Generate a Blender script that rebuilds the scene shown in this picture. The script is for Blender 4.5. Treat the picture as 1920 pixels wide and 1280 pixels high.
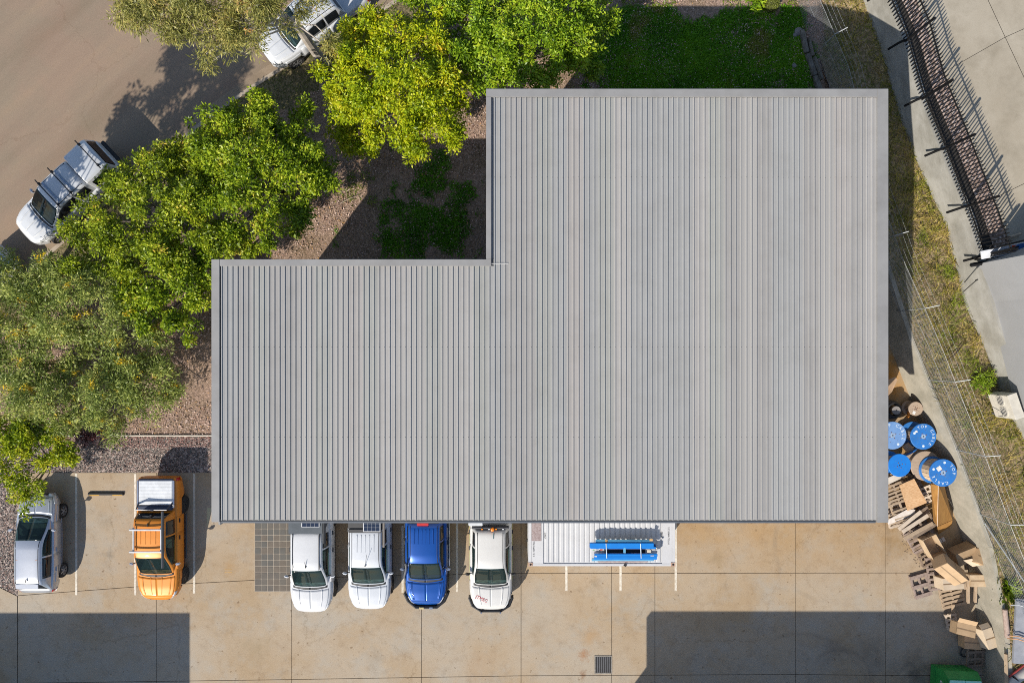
import bpy, bmesh, math, random
import numpy as np
from mathutils import Vector, Matrix, Euler, noise
random.seed(7); np.random.seed(7)
R = math.radians
PI = math.pi
for o in list(bpy.data.objects): bpy.data.objects.remove(o)
sc = bpy.context.scene
COL = sc.collection

# ---------------------------------------------------------------- camera, sky, sun, exposure
CAM_Z, FPX, NX, NY = 31.0, 1280.0, 962.0, 660.0      # camera height, focal length and nadir point in photo pixels
cd = bpy.data.cameras.new('camera'); cam = bpy.data.objects.new('camera', cd); COL.objects.link(cam)
cam.location = (0, 0, CAM_Z); cam.rotation_euler = (0, 0, 0)
cd.sensor_width = 36; cd.lens = 24; cd.clip_start = 0.5; cd.clip_end = 2000
cd.shift_x = -2 / 1920; cd.shift_y = 20 / 1920
sc.camera = cam
SUN_E, SUN_N = 0.78, 1.05                              # shadow drift per metre of height, east and north
sun_to = Vector((-SUN_E, -SUN_N, 1)).normalized()
elev = math.asin(sun_to.z)
w = bpy.data.worlds.new('World'); sc.world = w; w.use_nodes = True
nt = w.node_tree; bg = nt.nodes['Background']
sky = nt.nodes.new('ShaderNodeTexSky'); sky.sky_type = 'NISHITA'; sky.sun_disc = False
sky.sun_elevation = elev; sky.sun_rotation = math.atan2(sun_to.x, sun_to.y)
sky.altitude = 50; sky.air_density = 1.0; sky.dust_density = 0.6; sky.ozone_density = 1.0
nt.links.new(sky.outputs[0], bg.inputs[0]); bg.inputs[1].default_value = 0.125
ld = bpy.data.lights.new('sun', 'SUN'); ld.energy = 4.9; ld.angle = R(0.5); ld.color = (1.0, 0.93, 0.82)
sun = bpy.data.objects.new('sun', ld); COL.objects.link(sun)
sun.rotation_euler = (-sun_to).to_track_quat('-Z', 'Y').to_euler()
sc.view_settings.view_transform = 'Standard'; sc.view_settings.look = 'None'
sc.view_settings.gamma = 1; sc.view_settings.use_curve_mapping = False
sc.view_settings.exposure = 0.30
sc.render.engine = 'CYCLES'
sc.cycles.use_denoising = False
sc.cycles.pixel_filter_type = 'BLACKMAN_HARRIS'; sc.cycles.filter_width = 1.0
sc.cycles.max_bounces = 6; sc.cycles.transparent_max_bounces = 8

def W(px, py, z=0.0):
    """photo pixel + height -> world point"""
    k = (CAM_Z - z) / FPX
    return Vector(((px - NX) * k, (NY - py) * k, z))
def W2(px, py, z=0.0):
    v = W(px, py, z); return (v.x, v.y)

# ---------------------------------------------------------------- materials
def _ramp(nt, stops):
    r = nt.nodes.new('ShaderNodeValToRGB')
    e = r.color_ramp.elements
    while len(e) < len(stops): e.new(0.5)
    for i, (p, c) in enumerate(stops):
        e[i].position = p; e[i].color = (*c, 1)
    return r
def _noise(nt, scale, detail=4, rough=.6, coord=None, stretch=None):
    n = nt.nodes.new('ShaderNodeTexNoise'); n.inputs['Scale'].default_value = scale
    n.inputs['Detail'].default_value = detail; n.inputs['Roughness'].default_value = rough
    src = coord
    if stretch:
        m = nt.nodes.new('ShaderNodeMapping'); m.inputs['Scale'].default_value = stretch
        nt.links.new(coord, m.inputs['Vector']); src = m.outputs[0]
    nt.links.new(src, n.inputs['Vector'])
    return n
def _mix(nt, fac, a, b, mode='MIX'):
    m = nt.nodes.new('ShaderNodeMix'); m.data_type = 'RGBA'; m.blend_type = mode
    for v, k in ((fac, 0), (a, 6), (b, 7)):
        if isinstance(v, (int, float)): m.inputs[k].default_value = v
        elif isinstance(v, tuple): m.inputs[k].default_value = (*v[:3], 1)
        else: nt.links.new(v, m.inputs[k])
    return m.outputs[2]
MATS = {}
def M(name, col, rough=.6, metal=0., col2=None, scale=3., contrast=(.35, .65), bump=0., bscale=40., coat=0., obj=False,
      spec=.5, stretch=None, grime=0., emit=0.):
    if name in MATS: return MATS[name]
    m = bpy.data.materials.new(name); m.use_nodes = True; nt = m.node_tree
    p = nt.nodes['Principled BSDF']
    p.inputs['Roughness'].default_value = rough; p.inputs['Metallic'].default_value = metal
    p.inputs['Coat Weight'].default_value = coat; p.inputs['Coat Roughness'].default_value = .06
    p.inputs['Specular IOR Level'].default_value = spec
    if obj:
        co = nt.nodes.new('ShaderNodeTexCoord').outputs['Object']
    else:
        co = nt.nodes.new('ShaderNodeNewGeometry').outputs['Position']
    c2 = col2 if col2 else tuple(min(1, c * .82) for c in col)
    n = _noise(nt, scale, 5, .62, co, stretch)
    r = _ramp(nt, [(contrast[0], col), (contrast[1], c2)])
    nt.links.new(n.outputs['Fac'], r.inputs[0])
    out = r.outputs[0]
    if grime:
        n2 = _noise(nt, .9, 6, .7, co)
        r2 = _ramp(nt, [(.45, (1, 1, 1)), (.75, (1 - grime, 1 - grime * 1.05, 1 - grime * 1.15))])
        nt.links.new(n2.outputs['Fac'], r2.inputs[0]); out = _mix(nt, 1., out, r2.outputs[0], 'MULTIPLY')
    nt.links.new(out, p.inputs['Base Color'])
    if bump:
        nb = _noise(nt, bscale, 4, .7, co)
        b = nt.nodes.new('ShaderNodeBump'); b.inputs['Strength'].default_value = bump; b.inputs['Distance'].default_value = .02
        nt.links.new(nb.outputs['Fac'], b.inputs['Height']); nt.links.new(b.outputs[0], p.inputs['Normal'])
    MATS[name] = m
    return m
def leaf_mat(name, stops, trans=.24, clump=1.2, rough=.42, patch=None, spec=.30):
    """leaf colours vary leaf by leaf and clump by clump; patch adds a second ramp in larger patches"""
    m = bpy.data.materials.new(name); m.use_nodes = True; nt = m.node_tree
    p = nt.nodes['Principled BSDF']; p.inputs['Roughness'].default_value = rough
    p.inputs['Specular IOR Level'].default_value = spec
    g = nt.nodes.new('ShaderNodeNewGeometry')
    r = _ramp(nt, stops); 
    n = _noise(nt, clump, 2, .5, g.outputs['Position'])
    ma = nt.nodes.new('ShaderNodeMath'); ma.operation = 'MULTIPLY_ADD'; ma.inputs[1].default_value = .6
    mb = nt.nodes.new('ShaderNodeMath'); mb.operation = 'MULTIPLY_ADD'; mb.inputs[1].default_value = 1.3; mb.inputs[2].default_value = -.45
    nt.links.new(n.outputs['Fac'], mb.inputs[0])
    nt.links.new(g.outputs['Random Per Island'], ma.inputs[0]); nt.links.new(mb.outputs[0], ma.inputs[2])
    nt.links.new(ma.outputs[0], r.inputs[0])
    col = r.outputs[0]
    if patch:
        n2 = _noise(nt, patch[0], 2, .5, g.outputs['Position'])
        r2 = _ramp(nt, [(patch[1], (0, 0, 0)), (patch[1] + .06, (1, 1, 1))]); nt.links.new(n2.outputs['Fac'], r2.inputs[0])
        col = _mix(nt, r2.outputs[0], col, patch[2])
    nt.links.new(col, p.inputs['Base Color'])
    tr = nt.nodes.new('ShaderNodeBsdfTranslucent'); nt.links.new(col, tr.inputs['Color'])
    mx = nt.nodes.new('ShaderNodeMixShader'); mx.inputs[0].default_value = trans
    nt.links.new(p.outputs[0], mx.inputs[1]); nt.links.new(tr.outputs[0], mx.inputs[2])
    nt.links.new(mx.outputs[0], nt.nodes['Material Output'].inputs['Surface'])
    return m
def litter_mat(name, stops, rough=.9):
    m = bpy.data.materials.new(name); m.use_nodes = True; nt = m.node_tree
    p = nt.nodes['Principled BSDF']; p.inputs['Roughness'].default_value = rough
    g = nt.nodes.new('ShaderNodeNewGeometry'); r = _ramp(nt, stops); r.color_ramp.interpolation = 'CONSTANT'
    nt.links.new(g.outputs['Random Per Island'], r.inputs[0]); nt.links.new(r.outputs[0], p.inputs['Base Color'])
    return m

# ---------------------------------------------------------------- object helpers
def tag(o, label=None, cat=None, group=None, kind=None):
    if label: o['label'] = label
    if cat: o['category'] = cat
    if group: o['group'] = group
    if kind: o['kind'] = kind
    return o
def link(o, parent=None):
    COL.objects.link(o)
    if parent is not None: o.parent = parent
    return o
def empty(name, loc, rot=(0, 0, 0), label=None, cat=None, group=None):
    o = bpy.data.objects.new(name, None); o.empty_display_size = .2
    o.location = loc; o.rotation_euler = rot; link(o); tag(o, label, cat, group); return o
def mesh_obj(name, verts, faces, mat, parent=None, smooth=False, loc=None):
    me = bpy.data.meshes.new(name); me.from_pydata([tuple(v) for v in verts], [], faces)
    for mm in (mat if isinstance(mat, (list, tuple)) else [mat]): me.materials.append(mm)
    if smooth: me.shade_smooth()
    o = bpy.data.objects.new(name, me)
    if loc is not None: o.location = loc
    return link(o, parent)
def np_mesh(name, V, F, mat, parent=None, smooth=False):
    """V (n,3), F (m,k) with the same k for every face"""
    me = bpy.data.meshes.new(name); V = np.asarray(V, np.float32); F = np.asarray(F, np.int32)
    k = F.shape[1]
    me.vertices.add(len(V)); me.vertices.foreach_set('co', V.ravel())
    me.loops.add(F.size); me.loops.foreach_set('vertex_index', F.ravel())
    me.polygons.add(len(F)); me.polygons.foreach_set('loop_start', np.arange(0, F.size, k, dtype=np.int32))
    me.update(calc_edges=True); me.materials.append(mat)
    if smooth: me.shade_smooth()
    o = bpy.data.objects.new(name, me); return link(o, parent)
def copy_tree(o, parent=None):
    c = o.copy(); COL.objects.link(c)
    if parent is not None: c.parent = parent
    for ch in list(o.children): copy_tree(ch, c)
    return c
class MB:
    """collects boxes, tubes, prisms and lathes into one mesh"""
    def __init__(s): s.v = []; s.f = []
    def add(s, vs, fs):
        b = len(s.v); s.v += [tuple(v) for v in vs]; s.f += [tuple(b + i for i in f) for f in fs]; return s
    def box(s, c, d, rot=(0, 0, 0), taper=1.):
        m = Euler(rot).to_matrix(); c = Vector(c); x, y, z = d[0] / 2, d[1] / 2, d[2] / 2
        vs = []
        for sz in (-1, 1):
            t = taper if sz > 0 else 1.
            for sx, sy in ((-1, -1), (1, -1), (1, 1), (-1, 1)):
                vs.append(c + m @ Vector((sx * x * t, sy * y * t, sz * z)))
        return s.add(vs, [(3, 2, 1, 0), (4, 5, 6, 7), (0, 1, 5, 4), (1, 2, 6, 5), (2, 3, 7, 6), (3, 0, 4, 7)])
    def prism(s, poly, z0, z1):
        n = len(poly); vs = [(x, y, z0) for x, y in poly] + [(x, y, z1) for x, y in poly]
        return s.add(vs, [tuple(range(n - 1, -1, -1)), tuple(range(n, 2 * n))] + [(i, (i + 1) % n, n + (i + 1) % n, n + i) for i in range(n)])
    def tube(s, pts, rad, n=8, cap=True):
        pts = [Vector(p) for p in pts]
        if isinstance(rad, (int, float)): rad = [rad] * len(pts)
        b = len(s.v); prev = None
        for i, p in enumerate(pts):
            t = (pts[min(i + 1, len(pts) - 1)] - pts[max(i - 1, 0)]).normalized()
            a = Vector((0, 0, 1)) if abs(t.z) < .9 else Vector((1, 0, 0))
            if prev is not None: a = prev
            u = (a - t * a.dot(t)).normalized(); q = t.cross(u); prev = u
            for k in range(n):
                an = 2 * PI * k / n
                s.v.append(tuple(p + (u * math.cos(an) + q * math.sin(an)) * rad[i]))
        for i in range(len(pts) - 1):
            for k in range(n):
                s.f.append((b + i * n + k, b + i * n + (k + 1) % n, b + (i + 1) * n + (k + 1) % n, b + (i + 1) * n + k))
        if cap:
            s.f.append(tuple(b + k for k in range(n - 1, -1, -1))); e = b + (len(pts) - 1) * n
            s.f.append(tuple(e + k for k in range(n)))
        return s
    def lathe(s, prof, n=24, axis='z', c=(0, 0, 0), rot=None, close=False):
        """prof: list of (radius, height)"""
        b = len(s.v); c = Vector(c); m = Euler(rot).to_matrix() if rot else Matrix.Identity(3)
        for r, h in prof:
            for k in range(n):
                a = 2 * PI * k / n
                p = Vector((r * math.cos(a), r * math.sin(a), h)) if axis == 'z' else Vector((h, r * math.cos(a), r * math.sin(a)))
                s.v.append(tuple(c + m @ p))
        rows = len(prof)
        for i in range(rows if close else rows - 1):
            j = (i + 1) % rows
            for k in range(n):
                s.f.append((b + i * n + k, b + i * n + (k + 1) % n, b + j * n + (k + 1) % n, b + j * n + k))
        if not close:
            s.f.append(tuple(b + k for k in range(n - 1, -1, -1))); e = b + (rows - 1) * n
            s.f.append(tuple(e + k for k in range(n)))
        return s
    def build(s, name, mat, parent=None, smooth=False, bevel=0., seg=2, loc=None):
        o = mesh_obj(name, s.v, s.f, mat, parent, False, loc)
        me = o.data
        if bevel or smooth:
            bm = bmesh.new(); bm.from_mesh(me)
            bmesh.ops.recalc_face_normals(bm, faces=bm.faces)
            if bevel:
                ed = [e for e in bm.edges if len(e.link_faces) == 2 and e.calc_face_angle(0) > .6]
                bmesh.ops.bevel(bm, geom=ed, offset=bevel, segments=seg, affect='EDGES', clamp_overlap=True)
            bm.to_mesh(me); bm.free()
            if smooth:
                me.shade_smooth()
                try: me.set_sharp_from_angle(angle=R(38))
                except Exception: pass
        else:
            bm = bmesh.new(); bm.from_mesh(me); bmesh.ops.recalc_face_normals(bm, faces=bm.faces); bm.to_mesh(me); bm.free()
        return o
def text_geo(body, size):
    cu = bpy.data.curves.new('lettering', 'FONT'); cu.body = body; cu.size = size; cu.extrude = .002
    cu.align_x = 'CENTER'; cu.align_y = 'CENTER'; cu.resolution_u = 3
    o = bpy.data.objects.new('lettering', cu); COL.objects.link(o)
    dg = bpy.context.evaluated_depsgraph_get(); dg.update()
    me = o.evaluated_get(dg).to_mesh()
    vs = [v.co.copy() for v in me.vertices]; fs = [tuple(p.vertices) for p in me.polygons]
    o.evaluated_get(dg).to_mesh_clear(); bpy.data.objects.remove(o); bpy.data.curves.remove(cu)
    return vs, fs
def lettering(body, size, mat, parent, loc, rot=(0, 0, 0)):
    vs, fs = text_geo(body, size); m = Matrix.Translation(loc) @ Euler(rot).to_matrix().to_4x4()
    return mesh_obj('lettering', [m @ v for v in vs], fs, mat, parent)
def arc_letters(mb, body, radius, a0, step, size, z):
    """letters standing round a circle, tops outward, reading clockwise from angle a0 (deg)"""
    for i, ch in enumerate(body):
        if ch == ' ': continue
        a = R(a0 - step * i); vs, fs = text_geo(ch, size)
        m = Matrix.Translation((radius * math.cos(a), radius * math.sin(a), z)) @ Matrix.Rotation(a - PI / 2, 4, 'Z')
        mb.add([m @ v for v in vs], fs)
def poly_sheet(name, poly, z, mat, kind='structure', parent=None):
    o = mesh_obj(name, [(x, y, z) for x, y in poly], [tuple(range(len(poly)))], mat, parent)
    if kind: o['kind'] = kind
    return o
def resample(pts, step):
    pts = [np.array(p, float) for p in pts]; out = [pts[0]]
    for a, b in zip(pts[:-1], pts[1:]):
        n = max(1, int(np.linalg.norm(b - a) / step))
        for i in range(1, n + 1): out.append(a + (b - a) * i / n)
    return np.array(out)
def smooth_line(pts, it=2):
    pts = [np.array(p, float) for p in pts]
    for _ in range(it):
        q = [pts[0]]
        for a, b in zip(pts[:-1], pts[1:]): q += [a * .75 + b * .25, a * .25 + b * .75]
        q.append(pts[-1]); pts = q
    return np.array(pts)
def inside(poly, x, y):
    c = False; n = len(poly); j = n - 1
    for i in range(n):
        xi, yi = poly[i]; xj, yj = poly[j]
        if (yi > y) != (yj > y) and x < (xj - xi) * (y - yi) / (yj - yi) + xi: c = not c
        j = i
    return c
def inside_np(poly, x, y):
    c = np.zeros(x.shape, bool); n = len(poly); j = n - 1
    for i in range(n):
        xi, yi = poly[i]; xj, yj = poly[j]
        if yi != yj:
            t = ((yi > y) != (yj > y)) & (x < (xj - xi) * (y - yi) / (yj - yi) + xi); c ^= t
        j = i
    return c
# ================================================================ materials of the setting
def concrete_yard_mat():
    m = bpy.data.materials.new('yard_concrete'); m.use_nodes = True; nt = m.node_tree; p = nt.nodes['Principled BSDF']
    p.inputs['Roughness'].default_value = .85; p.inputs['Specular IOR Level'].default_value = .3
    co = nt.nodes.new('ShaderNodeNewGeometry').outputs['Position']
    n1 = _noise(nt, .22, 6, .62, co); r1 = _ramp(nt, [(.36, (.385, .325, .25)), (.5, (.385, .305, .215)), (.64, (.36, .265, .165))])
    nt.links.new(n1.outputs['Fac'], r1.inputs[0])
    # grey worn wash
    n2 = _noise(nt, .55, 7, .7, co); r2 = _ramp(nt, [(.48, (0, 0, 0)), (.66, (1, 1, 1))]); nt.links.new(n2.outputs['Fac'], r2.inputs[0])
    mm = nt.nodes.new('ShaderNodeMath'); mm.operation = 'MULTIPLY'; mm.inputs[1].default_value = .6; nt.links.new(r2.outputs[0], mm.inputs[0])
    c = _mix(nt, mm.outputs[0], r1.outputs[0], (.35, .325, .28))
    # rusty dust that collects along the building front
    sx = nt.nodes.new('ShaderNodeSeparateXYZ'); nt.links.new(co, sx.inputs[0])
    mr = nt.nodes.new('ShaderNodeMapRange'); mr.inputs[1].default_value = -11.; mr.inputs[2].default_value = -6.5
    nt.links.new(sx.outputs['Y'], mr.inputs[0])
    mx = nt.nodes.new('ShaderNodeMapRange'); mx.inputs[1].default_value = -15.; mx.inputs[2].default_value = -9.; nt.links.new(sx.outputs['X'], mx.inputs[0])
    mu = nt.nodes.new('ShaderNodeMath'); mu.operation = 'MULTIPLY'; nt.links.new(mr.outputs[0], mu.inputs[0]); nt.links.new(mx.outputs[0], mu.inputs[1])
    n3 = _noise(nt, .8, 6, .65, co); m3 = nt.nodes.new('ShaderNodeMath'); m3.operation = 'MULTIPLY'
    r3 = _ramp(nt, [(.3, (.25, .25, .25)), (.65, (1, 1, 1))]); nt.links.new(n3.outputs['Fac'], r3.inputs[0])
    nt.links.new(mu.outputs[0], m3.inputs[0]); nt.links.new(r3.outputs[0], m3.inputs[1])
    c = _mix(nt, m3.outputs[0], c, (.36, .215, .085))
    # dark drips and blotches
    n4 = _noise(nt, 1.7, 8, .75, co); r4 = _ramp(nt, [(.50, (1, 1, 1)), (.76, (.78, .73, .68))]); nt.links.new(n4.outputs['Fac'], r4.inputs[0])
    c = _mix(nt, 1., c, r4.outputs[0], 'MULTIPLY')
    n7 = _noise(nt, 5.5, 3, .5, co); r7 = _ramp(nt, [(.66, (1, 1, 1)), (.74, (.58, .52, .46))]); nt.links.new(n7.outputs['Fac'], r7.inputs[0])
    c = _mix(nt, 1., c, r7.outputs[0], 'MULTIPLY')
    n5 = _noise(nt, 26, 4, .8, co); r5 = _ramp(nt, [(.3, (.80, .80, .80)), (.7, (1.14, 1.14, 1.14))]); nt.links.new(n5.outputs['Fac'], r5.inputs[0])
    c = _mix(nt, 1., c, r5.outputs[0], 'MULTIPLY')
    vc = nt.nodes.new('ShaderNodeTexVoronoi'); vc.feature = 'DISTANCE_TO_EDGE'; vc.inputs['Scale'].default_value = .23; nw = _noise(nt, .9, 6, .75, co)
    av = nt.nodes.new('ShaderNodeVectorMath'); av.operation = 'MULTIPLY_ADD'; nt.links.new(nw.outputs['Color'], av.inputs[0]); av.inputs[1].default_value = (1.3, 1.3, 0); nt.links.new(co, av.inputs[2]); nt.links.new(av.outputs[0], vc.inputs['Vector'])
    rc = _ramp(nt, [(.0, (.72, .68, .62)), (.004, (1, 1, 1))]); nt.links.new(vc.outputs['Distance'], rc.inputs[0]); c = _mix(nt, .7, c, rc.outputs[0], 'MULTIPLY')
    # rust spots by the drain and a wet oil patch by the bin, thin tyre arcs
    def blot(c, X, Y, rad, col, amt):
        v = nt.nodes.new('ShaderNodeVectorMath'); v.operation = 'DISTANCE'; v.inputs[1].default_value = (X, Y, 0)
        nt.links.new(co, v.inputs[0]); nn = _noise(nt, 1.1 / max(.3, rad), 6, .75, co)
        a = nt.nodes.new('ShaderNodeMath'); a.operation = 'MULTIPLY_ADD'; a.inputs[1].default_value = rad * 3.2; nt.links.new(nn.outputs['Fac'], a.inputs[0]); nt.links.new(v.outputs['Value'], a.inputs[2])
        q = nt.nodes.new('ShaderNodeMapRange'); q.inputs[1].default_value = rad * 1.35; q.inputs[2].default_value = rad * 2.5; q.inputs[3].default_value = amt; q.inputs[4].default_value = 0
        nt.links.new(a.outputs[0], q.inputs[0]); return _mix(nt, q.outputs[0], c, col)
    for (px, py, rad, col, amt) in ((1672, 690, .75, (.50, .22, .03), .95), (1678, 735, .5, (.44, .20, .04), .9), (1095, 1228, .35, (.30, .12, .035), .95), (1093, 1262, .25, (.20, .09, .035), .9), (1715, 1262, 1.2, (.06, .055, .05), .85),
                                    (1640, 1240, 1.4, (.17, .145, .115), .6), (1560, 1220, .9, (.2, .17, .14), .5), (430, 1065, .55, (.34, .20, .08), .6), (640, 1050, .5, (.22, .13, .05), .6), (1105, 1195, .8, (.36, .22, .10), .6), (900, 1250, 1.1, (.33, .21, .11), .45),
                                    (1680, 1020, 1.0, (.26, .17, .08), .7), (200, 975, .5, (.2, .165, .12), .5), (205, 1040, .35, (.16, .14, .11), .5), (1115, 1095, .4, (.22, .17, .11), .5), (1345, 1050, .5, (.25, .18, .10), .6), (480, 1215, .9, (.27, .21, .13), .5), (700, 1230, .6, (.25, .2, .14), .4), (1010, 1180, .7, (.27, .2, .13), .4), (1745, 1150, .8, (.22, .18, .13), .5)):
        X, Y, _ = W(px, py); c = blot(c, X, Y, rad, col, amt)
    def arc(c, px, py, rad, wd, amt):
        X, Y, _ = W(px, py); v = nt.nodes.new('ShaderNodeVectorMath'); v.operation = 'DISTANCE'; v.inputs[1].default_value = (X, Y, 0); nt.links.new(co, v.inputs[0])
        s = nt.nodes.new('ShaderNodeMath'); s.operation = 'SUBTRACT'; s.inputs[1].default_value = rad; nt.links.new(v.outputs['Value'], s.inputs[0])
        a = nt.nodes.new('ShaderNodeMath'); a.operation = 'ABSOLUTE'; nt.links.new(s.outputs[0], a.inputs[0])
        q = nt.nodes.new('ShaderNodeMapRange'); q.inputs[1].default_value = wd * .4; q.inputs[2].default_value = wd; q.inputs[3].default_value = amt; q.inputs[4].default_value = 0
        nt.links.new(a.outputs[0], q.inputs[0]); nn = _noise(nt, .5, 4, .6, co); rr = _ramp(nt, [(.4, (0, 0, 0)), (.6, (1, 1, 1))]); nt.links.new(nn.outputs['Fac'], rr.inputs[0])
        mu = nt.nodes.new('ShaderNodeMath'); mu.operation = 'MULTIPLY'; nt.links.new(q.outputs[0], mu.inputs[0]); nt.links.new(rr.outputs[0], mu.inputs[1])
        return _mix(nt, mu.outputs[0], c, (.16, .13, .10))
    for a in ((1560, 1020, 2.6, .14, .3), (1575, 1275, 1.4, .13, .28), (1500, 1320, 3.2, .12, .18)): c = arc(c, *a)
    nt.links.new(c, p.inputs['Base Color'])
    nb = _noise(nt, 60, 4, .7, co); b = nt.nodes.new('ShaderNodeBump'); b.inputs['Strength'].default_value = .25; b.inputs['Distance'].default_value = .01
    nt.links.new(nb.outputs['Fac'], b.inputs['Height']); nt.links.new(b.outputs[0], p.inputs['Normal'])
    return m
def speckle_mat(name, cols, scale, col_mul=None, rough=.95, bump=.6):
    """stones or chips told apart by colour, cell by cell"""
    m = bpy.data.materials.new(name); m.use_nodes = True; nt = m.node_tree; p = nt.nodes['Principled BSDF']
    p.inputs['Roughness'].default_value = rough; p.inputs['Specular IOR Level'].default_value = .25
    co = nt.nodes.new('ShaderNodeNewGeometry').outputs['Position']
    v = nt.nodes.new('ShaderNodeTexVoronoi'); v.inputs['Scale'].default_value = scale; nt.links.new(co, v.inputs['Vector'])
    sp = nt.nodes.new('ShaderNodeSeparateColor'); nt.links.new(v.outputs['Color'], sp.inputs[0])
    r = _ramp(nt, [((i) / len(cols), c) for i, c in enumerate(cols)]); r.color_ramp.interpolation = 'CONSTANT'
    nt.links.new(sp.outputs[0], r.inputs[0])
    c = r.outputs[0]
    if col_mul:
        n = _noise(nt, col_mul[0], 5, .65, co); r2 = _ramp(nt, [(.38, col_mul[1]), (.62, col_mul[2])]); nt.links.new(n.outputs['Fac'], r2.inputs[0])
        c = _mix(nt, col_mul[3], c, r2.outputs[0])
    nt.links.new(c, p.inputs['Base Color'])
    b = nt.nodes.new('ShaderNodeBump'); b.inputs['Strength'].default_value = bump; b.inputs['Distance'].default_value = .03
    nt.links.new(v.outputs['Distance'], b.inputs['Height']); b.invert = True; nt.links.new(b.outputs[0], p.inputs['Normal'])
    return m
yard_m = concrete_yard_mat()
joint_m = M('joint_filler', (.045, .035, .028), .95)
def asphalt_mat():
    m = bpy.data.materials.new('asphalt'); m.use_nodes = True; nt = m.node_tree; p = nt.nodes['Principled BSDF']
    p.inputs['Roughness'].default_value = .95; p.inputs['Specular IOR Level'].default_value = .2
    co = nt.nodes.new('ShaderNodeNewGeometry').outputs['Position']
    mp = nt.nodes.new('ShaderNodeMapping'); mp.inputs['Rotation'].default_value = (0, 0, R(-42)); nt.links.new(co, mp.inputs['Vector'])
    ms = nt.nodes.new('ShaderNodeMapping'); ms.inputs['Scale'].default_value = (.10, .95, 1); nt.links.new(mp.outputs[0], ms.inputs['Vector'])
    n = _noise(nt, 1., 6, .6, ms.outputs[0]); r = _ramp(nt, [(.30, (.215, .155, .105)), (.46, (.265, .195, .140)), (.58, (.295, .22, .155)), (.72, (.335, .24, .155))]); nt.links.new(n.outputs['Fac'], r.inputs[0])
    n2 = _noise(nt, .32, 4, .6, co); r2 = _ramp(nt, [(.38, (.235, .195, .145)), (.6, (.285, .20, .15))]); nt.links.new(n2.outputs['Fac'], r2.inputs[0])
    c = _mix(nt, .5, r.outputs[0], r2.outputs[0])
    n3 = _noise(nt, 38, 3, .8, co); r3 = _ramp(nt, [(.28, (.80, .80, .80)), (.55, (1, 1, 1)), (.76, (1.22, 1.2, 1.18))]); nt.links.new(n3.outputs['Fac'], r3.inputs[0]); c = _mix(nt, 1., c, r3.outputs[0], 'MULTIPLY')
    n4 = _noise(nt, 2.6, 7, .8, co); r4 = _ramp(nt, [(.64, (0, 0, 0)), (.72, (1, 1, 1))]); nt.links.new(n4.outputs['Fac'], r4.inputs[0])
    f = nt.nodes.new('ShaderNodeMath'); f.operation = 'MULTIPLY'; f.inputs[1].default_value = .35; nt.links.new(r4.outputs[0], f.inputs[0]); c = _mix(nt, f.outputs[0], c, (.42, .34, .26))
    v = nt.nodes.new('ShaderNodeTexVoronoi'); v.feature = 'DISTANCE_TO_EDGE'; v.inputs['Scale'].default_value = .11; nw = _noise(nt, .7, 5, .7, co)
    av = nt.nodes.new('ShaderNodeVectorMath'); av.operation = 'MULTIPLY_ADD'; nt.links.new(nw.outputs['Color'], av.inputs[0]); av.inputs[1].default_value = (1.6, 1.6, 0); nt.links.new(co, av.inputs[2]); nt.links.new(av.outputs[0], v.inputs['Vector'])
    r5 = _ramp(nt, [(.0, (.86, .84, .82)), (.004, (1, 1, 1))]); nt.links.new(v.outputs['Distance'], r5.inputs[0]); c = _mix(nt, 1., c, r5.outputs[0], 'MULTIPLY')
    nt.links.new(c, p.inputs['Base Color'])
    b = nt.nodes.new('ShaderNodeBump'); b.inputs['Strength'].default_value = .5; b.inputs['Distance'].default_value = .02; nb = _noise(nt, 90, 3, .7, co); nt.links.new(nb.outputs['Fac'], b.inputs['Height']); nt.links.new(b.outputs[0], p.inputs['Normal'])
    return m
asphalt_m = asphalt_mat()
gutter_c = M('gutter_concrete', (.31, .235, .165), .9, col2=(.24, .185, .13), scale=1.2, bump=.3, grime=.3)
kerb_m = M('kerb_concrete', (.46, .39, .31), .9, col2=(.34, .28, .22), scale=1.4, bump=.3, grime=.3)
gravel_m = speckle_mat('gravel_stones', [(.07, .06, .06), (.17, .14, .12), (.28, .22, .19), (.38, .29, .255), (.12, .12, .11), (.22, .175, .15), (.46, .38, .335), (.19, .115, .095)], 19)
mulch_m = speckle_mat('leaf_mulch', [(.17, .11, .08), (.27, .18, .135), (.40, .29, .23), (.11, .075, .055), (.33, .22, .16), (.21, .14, .10)], 18, (.45, (.36, .255, .20), (.15, .115, .06), .5))
verge_m = speckle_mat('verge_soil', [(.12, .10, .05), (.17, .14, .075), (.09, .09, .035), (.2, .16, .09)], 14)
bank_m = speckle_mat('bank_soil', [(.24, .175, .10), (.17, .13, .065), (.30, .23, .14), (.14, .125, .05)], 12)
wall_m = M('retaining_wall_concrete', (.42, .385, .315), .92, col2=(.29, .27, .215), scale=1.1, contrast=(.3, .7), bump=.4, bscale=16, stretch=(3.2, 1.2, 1.2), grime=.25)
grey_wall_m = M('mottled_grey_concrete', (.36, .35, .32), .92, col2=(.26, .25, .22), scale=.9, bump=.4, bscale=12, stretch=(2, .7, 2), grime=.25)
nslab_m = M('neighbour_concrete', (.40, .355, .28), .9, col2=(.33, .285, .215), scale=.4, contrast=(.3, .7), bump=.2, bscale=50, grime=.25)
roof_m = M('zinc_grey_steel', (.350, .338, .318), .42, metal=.0, col2=(.318, .307, .29), scale=.35, contrast=(.3, .7), spec=.45, stretch=(5, .25, 1))
trim_m = M('grey_flashing', (.285, .278, .268), .45, col2=(.255, .249, .242), scale=.7, spec=.4, grime=.18)
gutter_m = M('slate_gutter', (.10, .115, .135), .5)
panel_m = M('precast_panel', (.42, .41, .39), .85, col2=(.36, .35, .33), scale=.8, grime=.15)
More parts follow.
